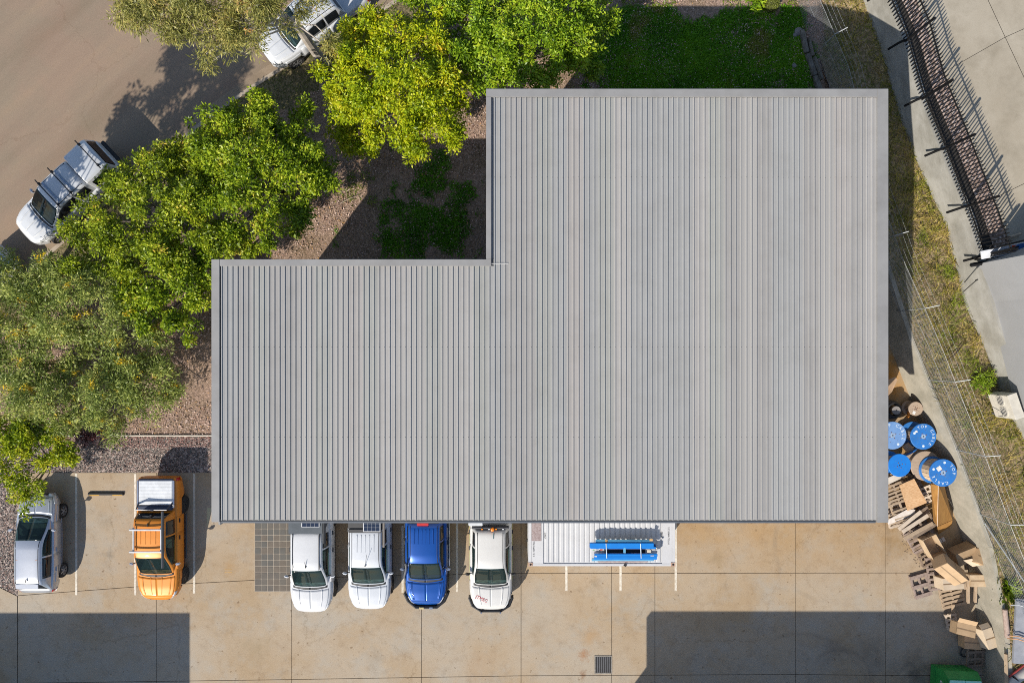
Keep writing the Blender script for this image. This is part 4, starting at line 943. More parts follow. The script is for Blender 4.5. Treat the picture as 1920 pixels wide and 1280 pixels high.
for i, (px, py, z) in enumerate(((-1, -1, 0), (1893, 1108, 1.75), (1690, 25, 1.0), (1640, 60, .95), (1655, 150, .95))):
    lab = ['bright green weed clump beside the beige air conditioner', 'small green weed at the end of the retaining wall', None, 'big grass tussock between the two fences near the top', 'shaded grass tussock below the roof corner shadow'][i]
    if i != 1: continue
    v = W(px, py, z); zz = bank_z(v.x, v.y); m_ = 260; t = empty('grass_tussock', (v.x, v.y, zz), label=lab, cat='plant')
    a = rng.uniform(0, 2 * PI, m_); h = rng.uniform(.12, .34, m_); rr = np.abs(rng.normal(0, .36, m_)); ln = rng.uniform(.3, 1.1, m_)
    if i == 1: h *= .8; rr *= .6
    c = np.stack([np.cos(a) * rr, np.sin(a) * rr, np.zeros(m_)], 1); d_ = np.stack([np.cos(a), np.sin(a), np.zeros(m_)], 1); s = np.stack([-np.sin(a), np.cos(a), np.zeros(m_)], 1) * (.012 if i > 1 else .024)
    mid = c + d_ * (ln * h * .5)[:, None] + np.array([0, 0, 1]) * (h * .75)[:, None]; tip = c + d_ * (ln * h * 1.2)[:, None] + np.array([0, 0, 1]) * (h * .8)[:, None]
    V = np.stack([c - s, c + s, mid + s, tip, mid - s], 1).reshape(-1, 3); np_mesh('blades', V, np.arange(m_ * 5).reshape(-1, 5), lm_tuft, t)['kind'] = 'stuff'
shrub('leafy_weed', 'bright green feathery weed clump beside the beige air conditioner', 1838, 716, 1.78, [(0, 0, .12, .30), (.28, .1, .1, .24), (-.25, -.1, .1, .24), (.1, -.28, .1, .2), (.3, -.2, .1, .2), (.35, .32, .08, .16), (-.1, .3, .08, .18)], lm_tuft, dens=110, per=22, lsize=.15, lwid=.03, cr=.12, cat='plant', flat=.4)
# fallen sticks
for px0, py0, px1, py1, r, lab in ((637, 382, 672, 367, .02, 'pale fallen branch in the sunny gap left of the roof notch'), (645, 350, 650, 368, .013, 'short fallen stick near the pale branch'), (698, 400, 703, 415, .015, 'grey stick lying in the shaded notch')):
    a, b = W(px0, py0, .12), W(px1, py1, .12); mb = MB(); mb.tube([a, a.lerp(b, .5) + Vector((.03, .06, .02)), b], [r, r * .9, r * .5], 5); tag(mb.build('fallen_branch', M('weathered_stick', (.42, .33, .26), .9)), lab, 'branch')
a, b = W(1772, 676, 1.6), W(1800, 648, 1.6); mb = MB(); mb.tube([a + Vector((0, 0, .1)), a.lerp(b, .5) + Vector((.1, .05, .16)), b + Vector((0, 0, .1))], [.02, .025, .02], 5); tag(mb.build('bent_branch', M('dark_stick', (.06, .04, .03), .9)), 'dark bent branch lying in the bank grass', 'branch')
# rotten timber sleepers that hold the top garden
sl = empty('sleeper_wall', (0, 0, 0), label='low wall of rotting timber sleepers at the garden end', cat='timber wall')
old_w = M('rotten_timber', (.21, .19, .155), .95, col2=(.10, .085, .065), scale=3, bump=.5, bscale=25, stretch=(4, 1, 1))
for (x0, y0, x1, y1, z, wdt) in ((1503, 58, 1512, 100, .52, .22), (1513, 102, 1527, 142, .48, .22), (1527, 143, 1545, 190, .44, .22), (1516, 72, 1524, 106, .58, .12), (1526, 108, 1541, 150, .58, .13)):
    a, b = W(x0, y0, z), W(x1, y1, z); mb = MB(); mb.box((a + b) / 2, ((b - a).length, wdt, .24), (rng.normal(0, .05), 0, math.atan2(b.y - a.y, b.x - a.x))); mb.build('sleeper', old_w, sl, bevel=.02)
for px, py, r, lab in ((1497, 60, .20, 'larger grey rock at the end of the sleeper wall'), (1491, 66, .12, 'small grey rock beside the larger one'), (1489, 124, .12, 'dark rock at the edge of the clover')):
    v = W(px, py, .46); bm = bmesh.new(); bmesh.ops.create_icosphere(bm, subdivisions=2, radius=r)
    for vv in bm.verts: vv.co *= 1 + .25 * noise.noise(vv.co * 6 + Vector((px, 0, 0))); vv.co.z *= .6
    me = bpy.data.meshes.new('rock'); bm.to_mesh(me); bm.free(); me.materials.append(M('grey_rock', (.22, .20, .19), .9, scale=6)); o = bpy.data.objects.new('rock', me); o.location = v; link(o); tag(o, lab, 'rock')
# ================================================================ vehicles
def paint(name, col, metal=.0, rough=.32, coat=.5, flake=None): return M(name, col, rough, metal=metal, col2=flake or tuple(c * .93 for c in col), scale=1.2, coat=coat, obj=True, grime=0)
glass_m = bpy.data.materials.new('car_glass'); glass_m.use_nodes = True
def _glass():
    nt = glass_m.node_tree; p = nt.nodes['Principled BSDF']; p.inputs['Roughness'].default_value = .04; p.inputs['Base Color'].default_value = (.015, .03, .032, 1); p.inputs['Specular IOR Level'].default_value = .55
    t = nt.nodes.new('ShaderNodeBsdfTransparent'); t.inputs[0].default_value = (.42, .58, .55, 1)
    mx = nt.nodes.new('ShaderNodeMixShader'); mx.inputs[0].default_value = .55
    nt.links.new(p.outputs[0], mx.inputs[1]); nt.links.new(t.outputs[0], mx.inputs[2]); nt.links.new(mx.outputs[0], nt.nodes['Material Output'].inputs['Surface'])
_glass()
dglass_m = M('tinted_glass', (.012, .015, .018), .05, spec=.6)
trim_bk = M('black_plastic', (.022, .022, .024), .55); rubber = M('tyre_rubber', (.02, .02, .021), .85)
alloy = M('alloy_rim', (.42, .42, .43), .35, metal=.6); chrome = M('bright_metal', (.62, .62, .64), .22, metal=.9); dark_rim = M('dark_rim', (.05, .05, .055), .4, metal=.5)
head_m = M('headlight_lens', (.60, .62, .64), .1, coat=.8); tail_m = M('red_lens', (.45, .012, .012), .15, coat=.6); amber_m = M('amber_lens', (.8, .25, .01), .2)
dash_m = M('dashboard', (.05, .055, .055), .8, col2=(.075, .08, .08), scale=4); seat_m = M('seat_cloth', (.20, .21, .20), .9); tan_seat = M('tan_seat', (.42, .19, .07), .7)
solar_m = M('solar_cell', (.012, .022, .05), .25, coat=.4); whiteb = M('white_gloss', (.60, .61, .62), .35, coat=.3); dgrey = M('canvas_grey', (.085, .10, .115), .8)

def cat_rom(K, t):
    """K (n,2) knots, t in knot units; catmull-rom with reduced tension"""
    n = len(K); i = int(min(max(math.floor(t), 0), n - 2)); f = t - i
    p1, p2 = K[i], K[i + 1]; p0 = K[i - 1] if i > 0 else p1; p3 = K[i + 2] if i + 2 < n else p2
    m1, m2 = (p2 - p0) * .36, (p3 - p1) * .36
    return (2 * f ** 3 - 3 * f ** 2 + 1) * p1 + (f ** 3 - 2 * f ** 2 + f) * m1 + (-2 * f ** 3 + 3 * f ** 2) * p2 + (f ** 3 - f ** 2) * m2
def smf(pts, d=.05):
    X = [p[0] for p in pts]; Y = [p[1] for p in pts]
    return lambda s: float(np.mean([np.interp(s + q * d, X, Y) for q in (-1, -.5, 0, .5, 1)]))
class Car:
    def __init__(c, name, label, loc, heading, sp, group=None):
        c.sp = sp; c.L = sp['L']; c.Wd = sp['W'] / 2
        c.root = empty(name, loc, (0, 0, heading), label, sp.get('cat', 'ute'), group)
        L = c.L; ww = c.Wd; cw = sp['cowl']; b = sp['belt']; hn = sp['nose']
        c.w = smf(sp.get('plan') or [(0, ww * .44), (.05, ww * .58), (.14, ww * .71), (.30, ww * .83), (.55, ww * .93), (.95, ww * .99), (2, ww), (L - .6, ww * .985), (L - .15, ww * .955), (L, ww * .90)], .04)
        c.zt = smf(sp.get('top') or [(0, hn - .22), (.06, hn - .08), (.2, hn), (.6, hn + .06), (cw - .1, b - .02), (cw + .3, b), (L - .08, b), (L, b - .06)], .05)
        c.zb = smf([(0, .42), (.5, .33), (L - .7, .33), (L, .50)], .05)
        c.belt_in = sp.get('belt_in', .10)
        c.roofz = sp['roof']; wr = sp['wr']
        wt, re_, ce = sp['wtop'], sp['rend'], sp['cend']
        c.gz = smf(sp.get('gtop') or [(cw, b + .0), (wt, c.roofz - .075), (wt + .3, c.roofz - .01), ((wt + re_) / 2, c.roofz), (re_ - .25, c.roofz - .01), (re_, c.roofz - .05), (ce, b)], .05)
        c.gwb = smf([(cw, ww * .80), (cw + .45, ww * .88), ((wt + re_) / 2, ww * .895), (ce, ww * .85)], .06)
        c.wr = wr
    def body(c, s, v, side=1):
        w = c.w(s); zt = c.zt(s); zb = c.zb(s); zm = zb + (zt - zb) * .45
        K = np.array([(0, zb), (.84 * w, zb), (.965 * w, zb + .09), (w, zm), (.992 * w, zt - .17), (.945 * w, zt - .045), (.82 * w, zt), (.4 * w, zt + .022), (0, zt + .03)])
        p = cat_rom(K, v); return np.array([side * p[0], c.L / 2 - s, p[1]])
    def cabin(c, s, v, side=1):
        zb = c.zt(s) - .05; z = max(c.gz(s), zb + .03); h = z - zb; wb = c.gwb(s); full = c.roofz - (c.sp['belt'] - .05)
        wt = wb - (wb - c.wr) * min(1, h / full); q = min(.085, .3 * h)
        bow = .10 * (1 - (1 - min(1, max(0, (v - 3.0) / 3.))) ** 2) * min(1, max(.35, 1 - (s - c.sp['cowl']) / (c.sp['wtop'] - c.sp['cowl']))) * min(1, max(0, (c.sp['rend'] - .3 - s) / .6))
        K = np.array([(wb, zb), (wb - (wb - wt) * .42 + .012, zb + h * .5), (wt + .012, z - q), (wt - .03, z - q * .35), (wt - .11, z), (wt * .5, z + .02 * min(1, h * 2)), (0, z + .03 * min(1, h * 2))])
        p = cat_rom(K, v); return np.array([side * p[0], c.L / 2 - s + bow, p[1]])
    def patch(c, S, s0, s1, v0, v1, sides=(1, -1), off=.005, ns=10, nv=6, mat=None, name='panel', parent=None, edge=None, smooth=True):
        """a piece of the surface S lifted by off along its normal, with a rim down to the surface"""
        V, F = [], []
        for sd in sides:
            b0 = len(V)
            for i in range(ns + 1):
                for j in range(nv + 1):
                    s = s0 + (s1 - s0) * i / ns; v = v0 + (v1 - v0) * j / nv
                    if edge: s = edge(i / ns, j / nv, s0, s1)
                    p = S(s, v, sd); e = 1e-3; du = S(s + e, v, sd) - S(s - e, v, sd); dv = S(s, min(v + e, v1 + .001), sd) - S(s, v - e, sd)
                    n = np.cross(du, dv) * sd; ln = np.linalg.norm(n); n = n / ln if ln > 1e-12 else np.array([0, 0, 1.])
                    if n[2] < -.2 or (abs(n[2]) < .2 and n[0] * sd < 0): n = -n
                    V.append(p + n * off)
            for i in range(ns):
                for j in range(nv):
                    a = b0 + i * (nv + 1) + j; F.append((a, a + 1, a + nv + 2, a + nv + 1))
        o = mesh_obj(name, V, F, mat, parent if parent is not None else c.root, smooth)
        bm = bmesh.new(); bm.from_mesh(o.data)
        if len(sides) == 2: bmesh.ops.remove_doubles(bm, verts=bm.verts, dist=1e-5)
        bmesh.ops.recalc_face_normals(bm, faces=bm.faces)
        up = sum((f.normal.z + .2 * f.normal.x * np.sign(f.calc_center_median().x)) * f.calc_area() for f in bm.faces)
        if up < 0: bmesh.ops.reverse_faces(bm, faces=bm.faces)
        be = [e for e in bm.edges if e.is_boundary]
        r = bmesh.ops.extrude_edge_only(bm, edges=be)
        for vv in [g_ for g_ in r['geom'] if isinstance(g_, bmesh.types.BMVert)]:
            pass
        bm.normal_update()
        for vv in [g_ for g_ in r['geom'] if isinstance(g_, bmesh.types.BMVert)]:
            src = [e.other_vert(vv) for e in vv.link_edges if e.other_vert(vv).co == vv.co]
            nn = src[0].normal if src else Vector((0, 0, 1)); vv.co = vv.co - Vector(nn) * (off + .006)
        bm.to_mesh(o.data); bm.free(); return o
    def loft(c, S, s_list, v_list, cap=True):
        V, F = [], []; n = len(v_list)
        ring = [(v, 1) for v in v_list] + [(v, -1) for v in v_list[::-1]]
        for s in s_list:
            for v, sd in ring: V.append(S(s, v, sd))
        m_ = len(ring)
        for i in range(len(s_list) - 1):
            for j in range(m_): F.append((i * m_ + j, i * m_ + (j + 1) % m_, (i + 1) * m_ + (j + 1) % m_, (i + 1) * m_ + j))
        if cap: F += [tuple(range(m_)), tuple((len(s_list) - 1) * m_ + j for j in range(m_ - 1, -1, -1))]
        return V, F
    def build(c):
        sp = c.sp; L = c.L; pt = sp['paint']; cw, wt, re_, ce = sp['cowl'], sp['wtop'], sp['rend'], sp['cend']; root = c.root
        ax = sp['ax']; wr_ = sp.get('wheel', .39)
        sl = [0, .02, .05, .09, .14, .2, .3, .45] + list(np.arange(.6, L - .3, .16)) + [L - .28, L - .18, L - .1, L - .05, L - .02, L]
        V, F = c.loft(c.body, sl, [0, .5, 1, 1.4, 1.8, 2.2, 2.7, 3.2, 3.7, 4, 4.4, 4.7, 5, 5.3, 5.6, 6, 6.5, 7, 7.5, 8])
        bo = mesh_obj('body', V, F, [pt, trim_bk], None, True)
        bm = bmesh.new(); bm.from_mesh(bo.data); bmesh.ops.remove_doubles(bm, verts=bm.verts, dist=1e-4); bmesh.ops.recalc_face_normals(bm, faces=bm.faces); bm.to_mesh(bo.data); bm.free()
        cut = MB()
        for a in ax:
            for sd in (1, -1): cut.lathe([(wr_ + .07, sd * (c.Wd - .30)), (wr_ + .07, sd * (c.Wd + .2))] if sd > 0 else [(wr_ + .07, sd * (c.Wd + .2)), (wr_ + .07, sd * (c.Wd - .30))], 26, 'x', (0, L / 2 - a, wr_ + .02))
        co = cut.build('cutter', trim_bk); bpy.context.view_layer.update()
        md = bo.modifiers.new('b', 'BOOLEAN'); md.operation = 'DIFFERENCE'; md.object = co; md.solver = 'EXACT'; md.material_mode = 'TRANSFER'
        dg = bpy.context.evaluated_depsgraph_get(); dg.update(); me = bpy.data.meshes.new_from_object(bo.evaluated_get(dg)); old = bo.data; bo.modifiers.clear()
        if len(me.polygons) > 50: bo.data = me
        bpy.data.objects.remove(co); me.shade_smooth(); me.set_sharp_from_angle(angle=R(40)); bo.parent = root
        c.bodyo = bo
        # cabin shell: open where the glass is, so that the seats show
        VV = [0, .12, .3, .6, 1, 1.4, 1.75, 2, 2.3, 2.65, 3, 3.4, 3.7, 4, 4.5, 5, 5.5, 6]
        b0, b1 = wt + .62, wt + .72; bp = sp.get('bpillar', (wt + re_) / 2 + .05)
        sA, sB = wt - .42, bp - .04; sC, sD = bp + .05, sp.get('rwin', re_ - .12)
        SS = sorted(set([cw, cw + .05, cw + .2, cw + .4, cw + .6, wt - .02, wt, wt + .15, wt + .3, sA, sB, sC, sD, re_ - .2, re_, (re_ + ce) / 2, ce - .05, ce] + list(np.arange(wt + .4, re_ - .2, .22))))
        V, F = [], []; m_ = len(VV); ring = [(v, 1) for v in VV] + [(v, -1) for v in VV[::-1][1:]]; m_ = len(ring)
        for s in SS:
            for v, sd in ring: V.append(c.cabin(s, v, sd))
        for i in range(len(SS) - 1):
            s = (SS[i] + SS[i + 1]) / 2
            for j in range(m_ - 1):
                v = (ring[j][0] + ring[j + 1][0]) / 2
                if cw + .04 < s < wt - .01 and v > 3.45: continue
                if (sA < s < sB or sC < s < sD) and .3 < v < 1.75: continue
                F.append((i * m_ + j, i * m_ + j + 1, (i + 1) * m_ + j + 1, (i + 1) * m_ + j))
        co_ = mesh_obj('cabin', V, F, [pt], root, True); 
        bm = bmesh.new(); bm.from_mesh(co_.data); bmesh.ops.recalc_face_normals(bm, faces=bm.faces)
        if sum(f.normal.z * f.calc_area() for f in bm.faces) < 0: bmesh.ops.reverse_faces(bm, faces=bm.faces)
        bm.to_mesh(co_.data); bm.free(); co_.data.set_sharp_from_angle(angle=R(45))
        c.patch(c.cabin, cw + .03, wt - .0, 3.38, 6, off=.004, ns=10, nv=6, mat=glass_m, name='windscreen')
        for sd in (1, -1):
            c.patch(c.cabin, sA - .02, sB + .01, .26, 1.82, (sd,), .004, 8, 5, dglass_m if sp.get('tint') else glass_m, 'side_window')
            c.patch(c.cabin, sC - .01, sD + .01, .26, 1.82, (sd,), .004, 8, 5, dglass_m, 'side_window')
        if sp.get('rear_glass', True): c.patch(c.cabin, re_ + .03, ce - .05, 3.6, 6, off=.005, ns=5, nv=6, mat=dglass_m, name='rear_window')
        # windscreen surround and wiper cowl
        c.patch(c.body, cw - .10, cw + .07, 6.05, 8, off=.006, ns=3, nv=8, mat=trim_bk, name='wiper_cowl', edge=lambda a, b, s0, s1: s0 + (s1 - s0) * a - .11 * (1 - (1 - b) ** 2))
        mb = MB()
        for x0, x1 in ((.1, .52), (-.42, .0)):
            a_ = c.cabin(cw + .03, 5.2, 1); mb.tube([(x0, c.L / 2 - cw - .02, c.zt(cw) + .045), (x1, c.L / 2 - cw - .10, c.zt(cw) + .075)], .009, 4)
        mb.build('wiper', trim_bk, root)
        # interior: dash, seats, steering wheel
        y = L / 2; zb = sp['belt']; sm_ = sp.get('seat', seat_m)
        mb = MB(); mb.box((0, y - cw - .42, zb - .06), (c.Wd * 1.55, .55, .14), (R(6), 0, 0)); mb.box((-.36 if sp.get('rhd', 1) else .36, y - cw - .62, zb + .02), (.4, .2, .08)); mb.build('dashboard', dash_m, root, bevel=.03)
        mb = MB(); mb.lathe([(.165, -.012), (.19, -.012), (.19, .012), (.165, .012)], 18, 'z', (-.36, y - wt - .02, zb + .02), (R(-62), 0, 0), close=True); mb.build('steering_wheel', trim_bk, root)
        for sx in (-.37, .37):
            mb = MB(); mb.box((sx, y - wt - .42, zb - .28), (.5, .5, .16)); mb.box((sx, y - wt - .70, zb + .04), (.48, .15, .62), (R(14), 0, 0)); mb.box((sx, y - wt - .78, zb + .40), (.26, .10, .18)); mb.build('seat', sm_, root, bevel=.04)
        mb = MB(); mb.box((0, y - bp - .62, zb - .26), (1.3, .5, .16)); mb.box((0, y - min(bp + .88, ce - .25), zb + .02), (1.3, .14, .55), (R(10), 0, 0)); mb.build('rear_seat', sm_, root, bevel=.04)
        mb = MB(); mb.box((0, y - (cw + ce) / 2 - .1, c.zb(2) + .2), (c.Wd * 1.5, ce - cw - .4, .04)); mb.build('cabin_floor', dash_m, root)
        # wells: darken the deck under the cabin by opening the body there
        bm = bmesh.new(); bm.from_mesh(bo.data)
        dl = [f for f in bm.faces if f.normal.z > .7 and y - ce + .12 < f.calc_center_median().y < y - cw - .14 and abs(f.calc_center_median().x) < c.gwb((wt + re_) / 2) - .08 and f.calc_center_median().z > zb - .12]
        bmesh.ops.delete(bm, geom=dl, context='FACES'); bm.to_mesh(bo.data); bm.free()
        # bonnet, doors, lights, bumpers
        c.patch(c.body, sp.get('bon0', .20), cw - .15, 5.75, 8, off=.007, ns=10, nv=9, mat=pt, name='bonnet', edge=lambda a, b, s0, s1: s0 + (s1 - s0) * a - .10 * (1 - (1 - b) ** 2) * a)
        for v0, v1 in sp.get('creases', ((6.55, 6.72),)):
            for sd in (1, -1): c.patch(c.body, .30, cw - .2, v0, v1, (sd,), .0125, 8, 1, pt, 'bonnet_crease')
        for sd in (1, -1):
            d1 = c.patch(c.body, cw + .14, bp - .0, 2.3, 5.2, (sd,), .007, 8, 8, pt, 'door'); d2 = c.patch(c.body, bp + .02, sp.get('door2', re_ - .02), 2.3, 5.2, (sd,), .007, 8, 8, pt, 'door')
            for d_, s in ((d1, bp - .2), (d2, sp.get('door2', re_) - .22)):
                p = c.body(s, 4.1, sd); mb = MB(); mb.box((p[0] + sd * .028, p[1], p[2] + .0), (.05, .19, .035)); mb.build('handle', sp.get('handle', trim_bk), d_, bevel=.01)
            c.patch(c.body, .05, .42, 4.05, 5.35, (sd,), .008, 6, 4, head_m, 'headlight')
            c.patch(c.body, L - .13, L - .005, 3.2, 4.95, (sd,), .008, 3, 4, tail_m, 'tail_light')
            c.patch(c.body, .8, L - .8, 1.55, 2.25, (sd,), .012, 14, 2, sp.get('sill', trim_bk), 'sill')
            for a in ax:
                fl_ = c.patch(c.body, a - wr_ - .02, a + wr_ + .02, 3.2, 4.15, (sd,), .012 if not sp.get('flare') else .03, 12, 3, sp.get('flare') or pt, 'wheel_arch', edge=None)
            # mirror
            s = wt - .40; p = c.cabin(s, .1, sd); mb = MB(); x = sd * (c.Wd + .01)
            mb.tube([(p[0] - sd * .03, p[1], p[2] + .05), (x, p[1] - .0, p[2] + .12)], .022, 6); mo = mb.build('mirror_arm', trim_bk, root)
            mb = MB(); mb.box((x + sd * .06, p[1] + .02, p[2] + .16), (.20, .10, .16), (0, 0, sd * -.2)); mb.build('mirror', sp.get('mirror', pt), root, bevel=.035, smooth=True)
        c.patch(c.body, .004, .20, 2.2, 3.4, off=.010, ns=4, nv=4, mat=sp.get('bumper', pt), name='front_bumper')
        mb = MB(); mb.box((0, y - .02, .70), (c.Wd * .95, .06, .26)); mb.build('grille', trim_bk, root, bevel=.02)
        c.patch(c.body, L - .16, L - .003, 1.6, 3.0, off=.012, ns=4, nv=4, mat=sp.get('rear_bumper', pt), name='rear_bumper')
        # roof ribs
        if sp.get('ribs'):
            for q in sp['ribs']:
                mb = MB(); z0 = c.roofz + .028; mb.box((q[0], y - q[1], z0 - .002), (.045, q[2], .018)); mb.build('roof_rib', pt, root, bevel=.008, smooth=True)
        for sd in (1, -1):
            c.patch(c.cabin, wt + .02, re_ - .05, 3.7, 3.95, (sd,), .004, 10, 1, trim_bk, 'roof_gutter')
        # wheels
        for a in ax:
            for sd in (1, -1):
                x = sd * (c.Wd - .125); wm = MB(); r = wr_
                wm.lathe([(r * .60, -.115), (r * .93, -.125), (r, -.09), (r, .09), (r * .93, .125), (r * .60, .115)], 28, 'x'); wo = wm.build('wheel', rubber, root, smooth=True, loc=(x, y - a, r)); 
                rm = MB(); hx = sd * .112
                rm.lathe([(r * .56, hx), (r * .63, hx + sd * .008), (r * .63, hx - sd * .02), (r * .56, hx - sd * .02)], 24, 'x', close=True)
                for q in range(6):
                    an = q * PI / 3; rm.box((hx, math.cos(an) * r * .32, math.sin(an) * r * .32), (.025, r * .56, .055), (an, 0, 0))
                rm.lathe([(.07, hx - .01), (.06, hx + .02)], 12, 'x'); rm.build('rim', sp.get('rim', alloy), wo)
                dm = MB(); dm.lathe([(r * .58, sd * .09), (r * .57, sd * .095)], 20, 'x'); dm.build('brake_disc', trim_bk, wo)
        return c
def bar(root, name, a, b, r, mat, n=6):
    mb = MB(); mb.tube([a, b], r, n); return mb.build(name, mat, root, smooth=n > 4)
def bx(root, name, c, d, mat, bevel=.01, rot=(0, 0, 0), smooth=False):
    mb = MB(); mb.box(c, d, rot); return mb.build(name, mat, root, bevel=bevel, smooth=smooth)
white_p = paint('white_paint', (.56, .57, .585)); white2_p = paint('white_paint_cool', (.55, .575, .61)); orange_p = paint('orange_paint', (.66, .225, .018), metal=.1, rough=.45, coat=.15)
blue_p = paint('blue_paint', (.006, .075, .34), metal=.3, rough=.3, coat=.45); silver_p = paint('silver_paint', (.50, .52, .56), metal=.6, rough=.33)
white3_p = paint('white_paint_warm', (.58, .57, .545)); road_p = paint('white_paint_road', (.57, .59, .62))
UTE = dict(L=5.35, W=1.87, cowl=1.28, wtop=2.12, rend=3.75, cend=3.98, belt=1.10, nose=1.0, roof=1.78, wr=.665, ax=(.93, 4.12), wheel=.385)
def ute(**k): d = dict(UTE); d.update(k); return d
PG = 'utes reversed under the roof edge'
# --- silver hatchback, nose to the north
c = Car('parked_hatchback', 'silver hatchback parked with its tail to the yard', (-21.06, -8.44, 0), 0,
        dict(L=4.32, W=1.76, cowl=1.05, wtop=1.92, rend=3.80, cend=4.14, belt=.98, nose=.80, roof=1.46, wr=.575, ax=(.84, 3.50), wheel=.325, paint=silver_p, cat='hatchback', seat=tan_seat, tint=False, bpillar=2.62, rwin=3.55, door2=3.5, sill=silver_p, handle=chrome, bon0=.16,
             top=[(0, .60), (.06, .70), (.2, .78), (.6, .87), (1.0, .95), (1.4, .98), (3.9, 1.0), (4.2, .97), (4.32, .84)], plan=[(0, .56), (.05, .66), (.18, .76), (.4, .83), (.8, .865), (2, .88), (3.6, .87), (4.1, .82), (4.25, .76), (4.32, .66)], creases=((6.3, 6.42),))).build()
r = c.root; bx(r, 'spoiler', (0, 2.16 - 3.86, 1.42), (.98, .20, .035), silver_p, .012); bx(r, 'antenna', (0, 2.16 - 3.62, 1.53), (.03, .14, .07), trim_bk, .01)
bx(r, 'number_plate', (-.0, 2.16 - 4.335, .72), (.36, .02, .11), whiteb, .004)
# --- orange ute, nose to the south
c = Car('parked_ute', 'orange dual cab ute with roof racks and silver tub cover', (-15.62, -8.22, 0), PI, ute(paint=orange_p, ribs=[(x, 2.98, .55) for x in (-.32, -.11, .11, .32)], rim=dark_rim, mirror=chrome, flare=None, sill=trim_bk, L=5.40, creases=((6.35, 6.48), (7.3, 7.36)))).build()
r = c.root; y = 2.70
for yy in (y - 2.42, y - 3.36): bx(r, 'roof_rack', (-.02, yy, 1.94), (1.50, .075, .045), whiteb, .012)
for x in (-.60, .58): bx(r, 'rack_rail', (x, y - 2.9, 1.88), (.06, 1.1, .04), whiteb, .01)
bar(r, 'awning_pole', (-.72, y - 1.75, 1.97), (-.72, y - 4.15, 1.99), .055, M('dark_awning', (.055, .06, .068), .6))
rc = bx(r, 'tub_cover', (0, y - 4.78, 1.155), (1.46, 1.06, .05), M('silver_slats', (.70, .72, .74), .35), .01)
for q in range(16): bx(rc, 'slat', (0, y - 4.32 - q * .062, 1.184), (1.42, .056, .010), MATS['silver_slats'], 0)
for x in (-.78, .78): bx(r, 'tub_rail', (x, y - 4.72, 1.165), (.08, 1.2, .06), chrome, .015)
bx(r, 'cover_canister', (0, y - 4.13, 1.17), (1.5, .20, .10), blue_dk if False else M('navy_canister', (.02, .035, .075), .4), .02)
bx(r, 'tailgate_cap', (0, y - 5.345, 1.15), (1.52, .08, .06), MATS['navy_canister'], .02)
mb = MB(); mb.tube([(-.74, y - 4.35, 1.15), (-.66, y - 4.12, 1.52), (.66, y - 4.12, 1.52), (.74, y - 4.35, 1.15)], .038, 8); mb.build('sports_bar', MATS['navy_canister'], r, smooth=True)
bar(r, 'bar_trim', (.62, y - 4.16, 1.56), (-.1, y - 4.10, 1.57), .014, chrome)
bx(r, 'shark_fin', (.0, y - 3.55, 1.83), (.04, .14, .07), trim_bk, .01)
for x in (-1.0, 1.0): bar(r, 'side_step', (x * .98, y - 1.7, .42), (x * .98, y - 3.7, .42), .04, MATS['dark_awning'])
# --- white ute one
c = Car('parked_ute', 'white ute beside the pavers with dark canvas tub cover', (-8.88, -8.78, 0), PI, ute(paint=white_p, handle=trim_bk, rim=dark_rim, L=5.38)).build()
r = c.root; y = 2.69
bx(r, 'canopy', (0, y - 4.35, 1.42), (1.50, 1.35, .72), dgrey, .04)
sp_ = bx(r, 'solar_panel', (-.22, y - 4.55, 1.815), (.78, 1.1, .035), whiteb, .006)
for i in range(4):
    for j in range(6): bx(sp_, 'cell', (-.22 - .27 + .18 * i, y - 4.10 - .17 * j, 1.836), (.168, .158, .006), solar_m, 0)
bar(r, 'awning', (-.80, y - 3.3, 1.80), (-.80, y - 5.2, 1.80), .07, M('black_awning', (.03, .032, .035), .6))
bar(r, 'antenna', (.0, y - 2.30, 1.80), (.0, y - 2.52, 1.90), .012, trim_bk); bx(r, 'antenna_base', (0, y - 2.28, 1.81), (.05, .08, .04), trim_bk, .01)
for x in (-.48, .48): bx(r, 'roof_channel', (x * 1.18, y - 2.9, 1.795), (.02, 1.5, .02), trim_bk, 0)
# --- white ute two
c = Car('parked_ute', 'white ute with ribbed roof and long antenna between white and blue utes', (-6.33, -8.66, 0), PI, ute(paint=white2_p, ribs=[(x, 3.15, .75) for x in (-.36, -.18, 0, .18, .36)], rim=dark_rim, mirror=white2_p, bumper=white2_p)).build()
r = c.root; y = 2.675
bx(r, 'canopy', (0, y - 4.35, 1.42), (1.50, 1.25, .70), M('charcoal_canopy', (.045, .045, .048), .6), .04)
sp_ = bx(r, 'solar_panel', (-.30, y - 4.25, 1.86), (.74, 1.15, .035), whiteb, .006)
for i in range(4):
    for j in range(7): bx(sp_, 'cell', (-.30 - .255 + .17 * i, y - 3.78 - .16 * j, 1.881), (.158, .148, .006), solar_m, 0)
bx(r, 'roof_bar', (0, y - 3.70, 1.80), (1.42, .16, .05), MATS['charcoal_canopy'], .02)
bar(r, 'awning', (-.80, y - 3.0, 1.80), (-.80, y - 4.9, 1.80), .05, M('grey_awning', (.20, .18, .16), .7))
bar(r, 'antenna', (0, y - 2.22, 1.80), (-.12, y - 2.75, 2.02), .008, trim_bk); bx(r, 'antenna_base', (0, y - 2.20, 1.81), (.05, .07, .04), trim_bk, .01)
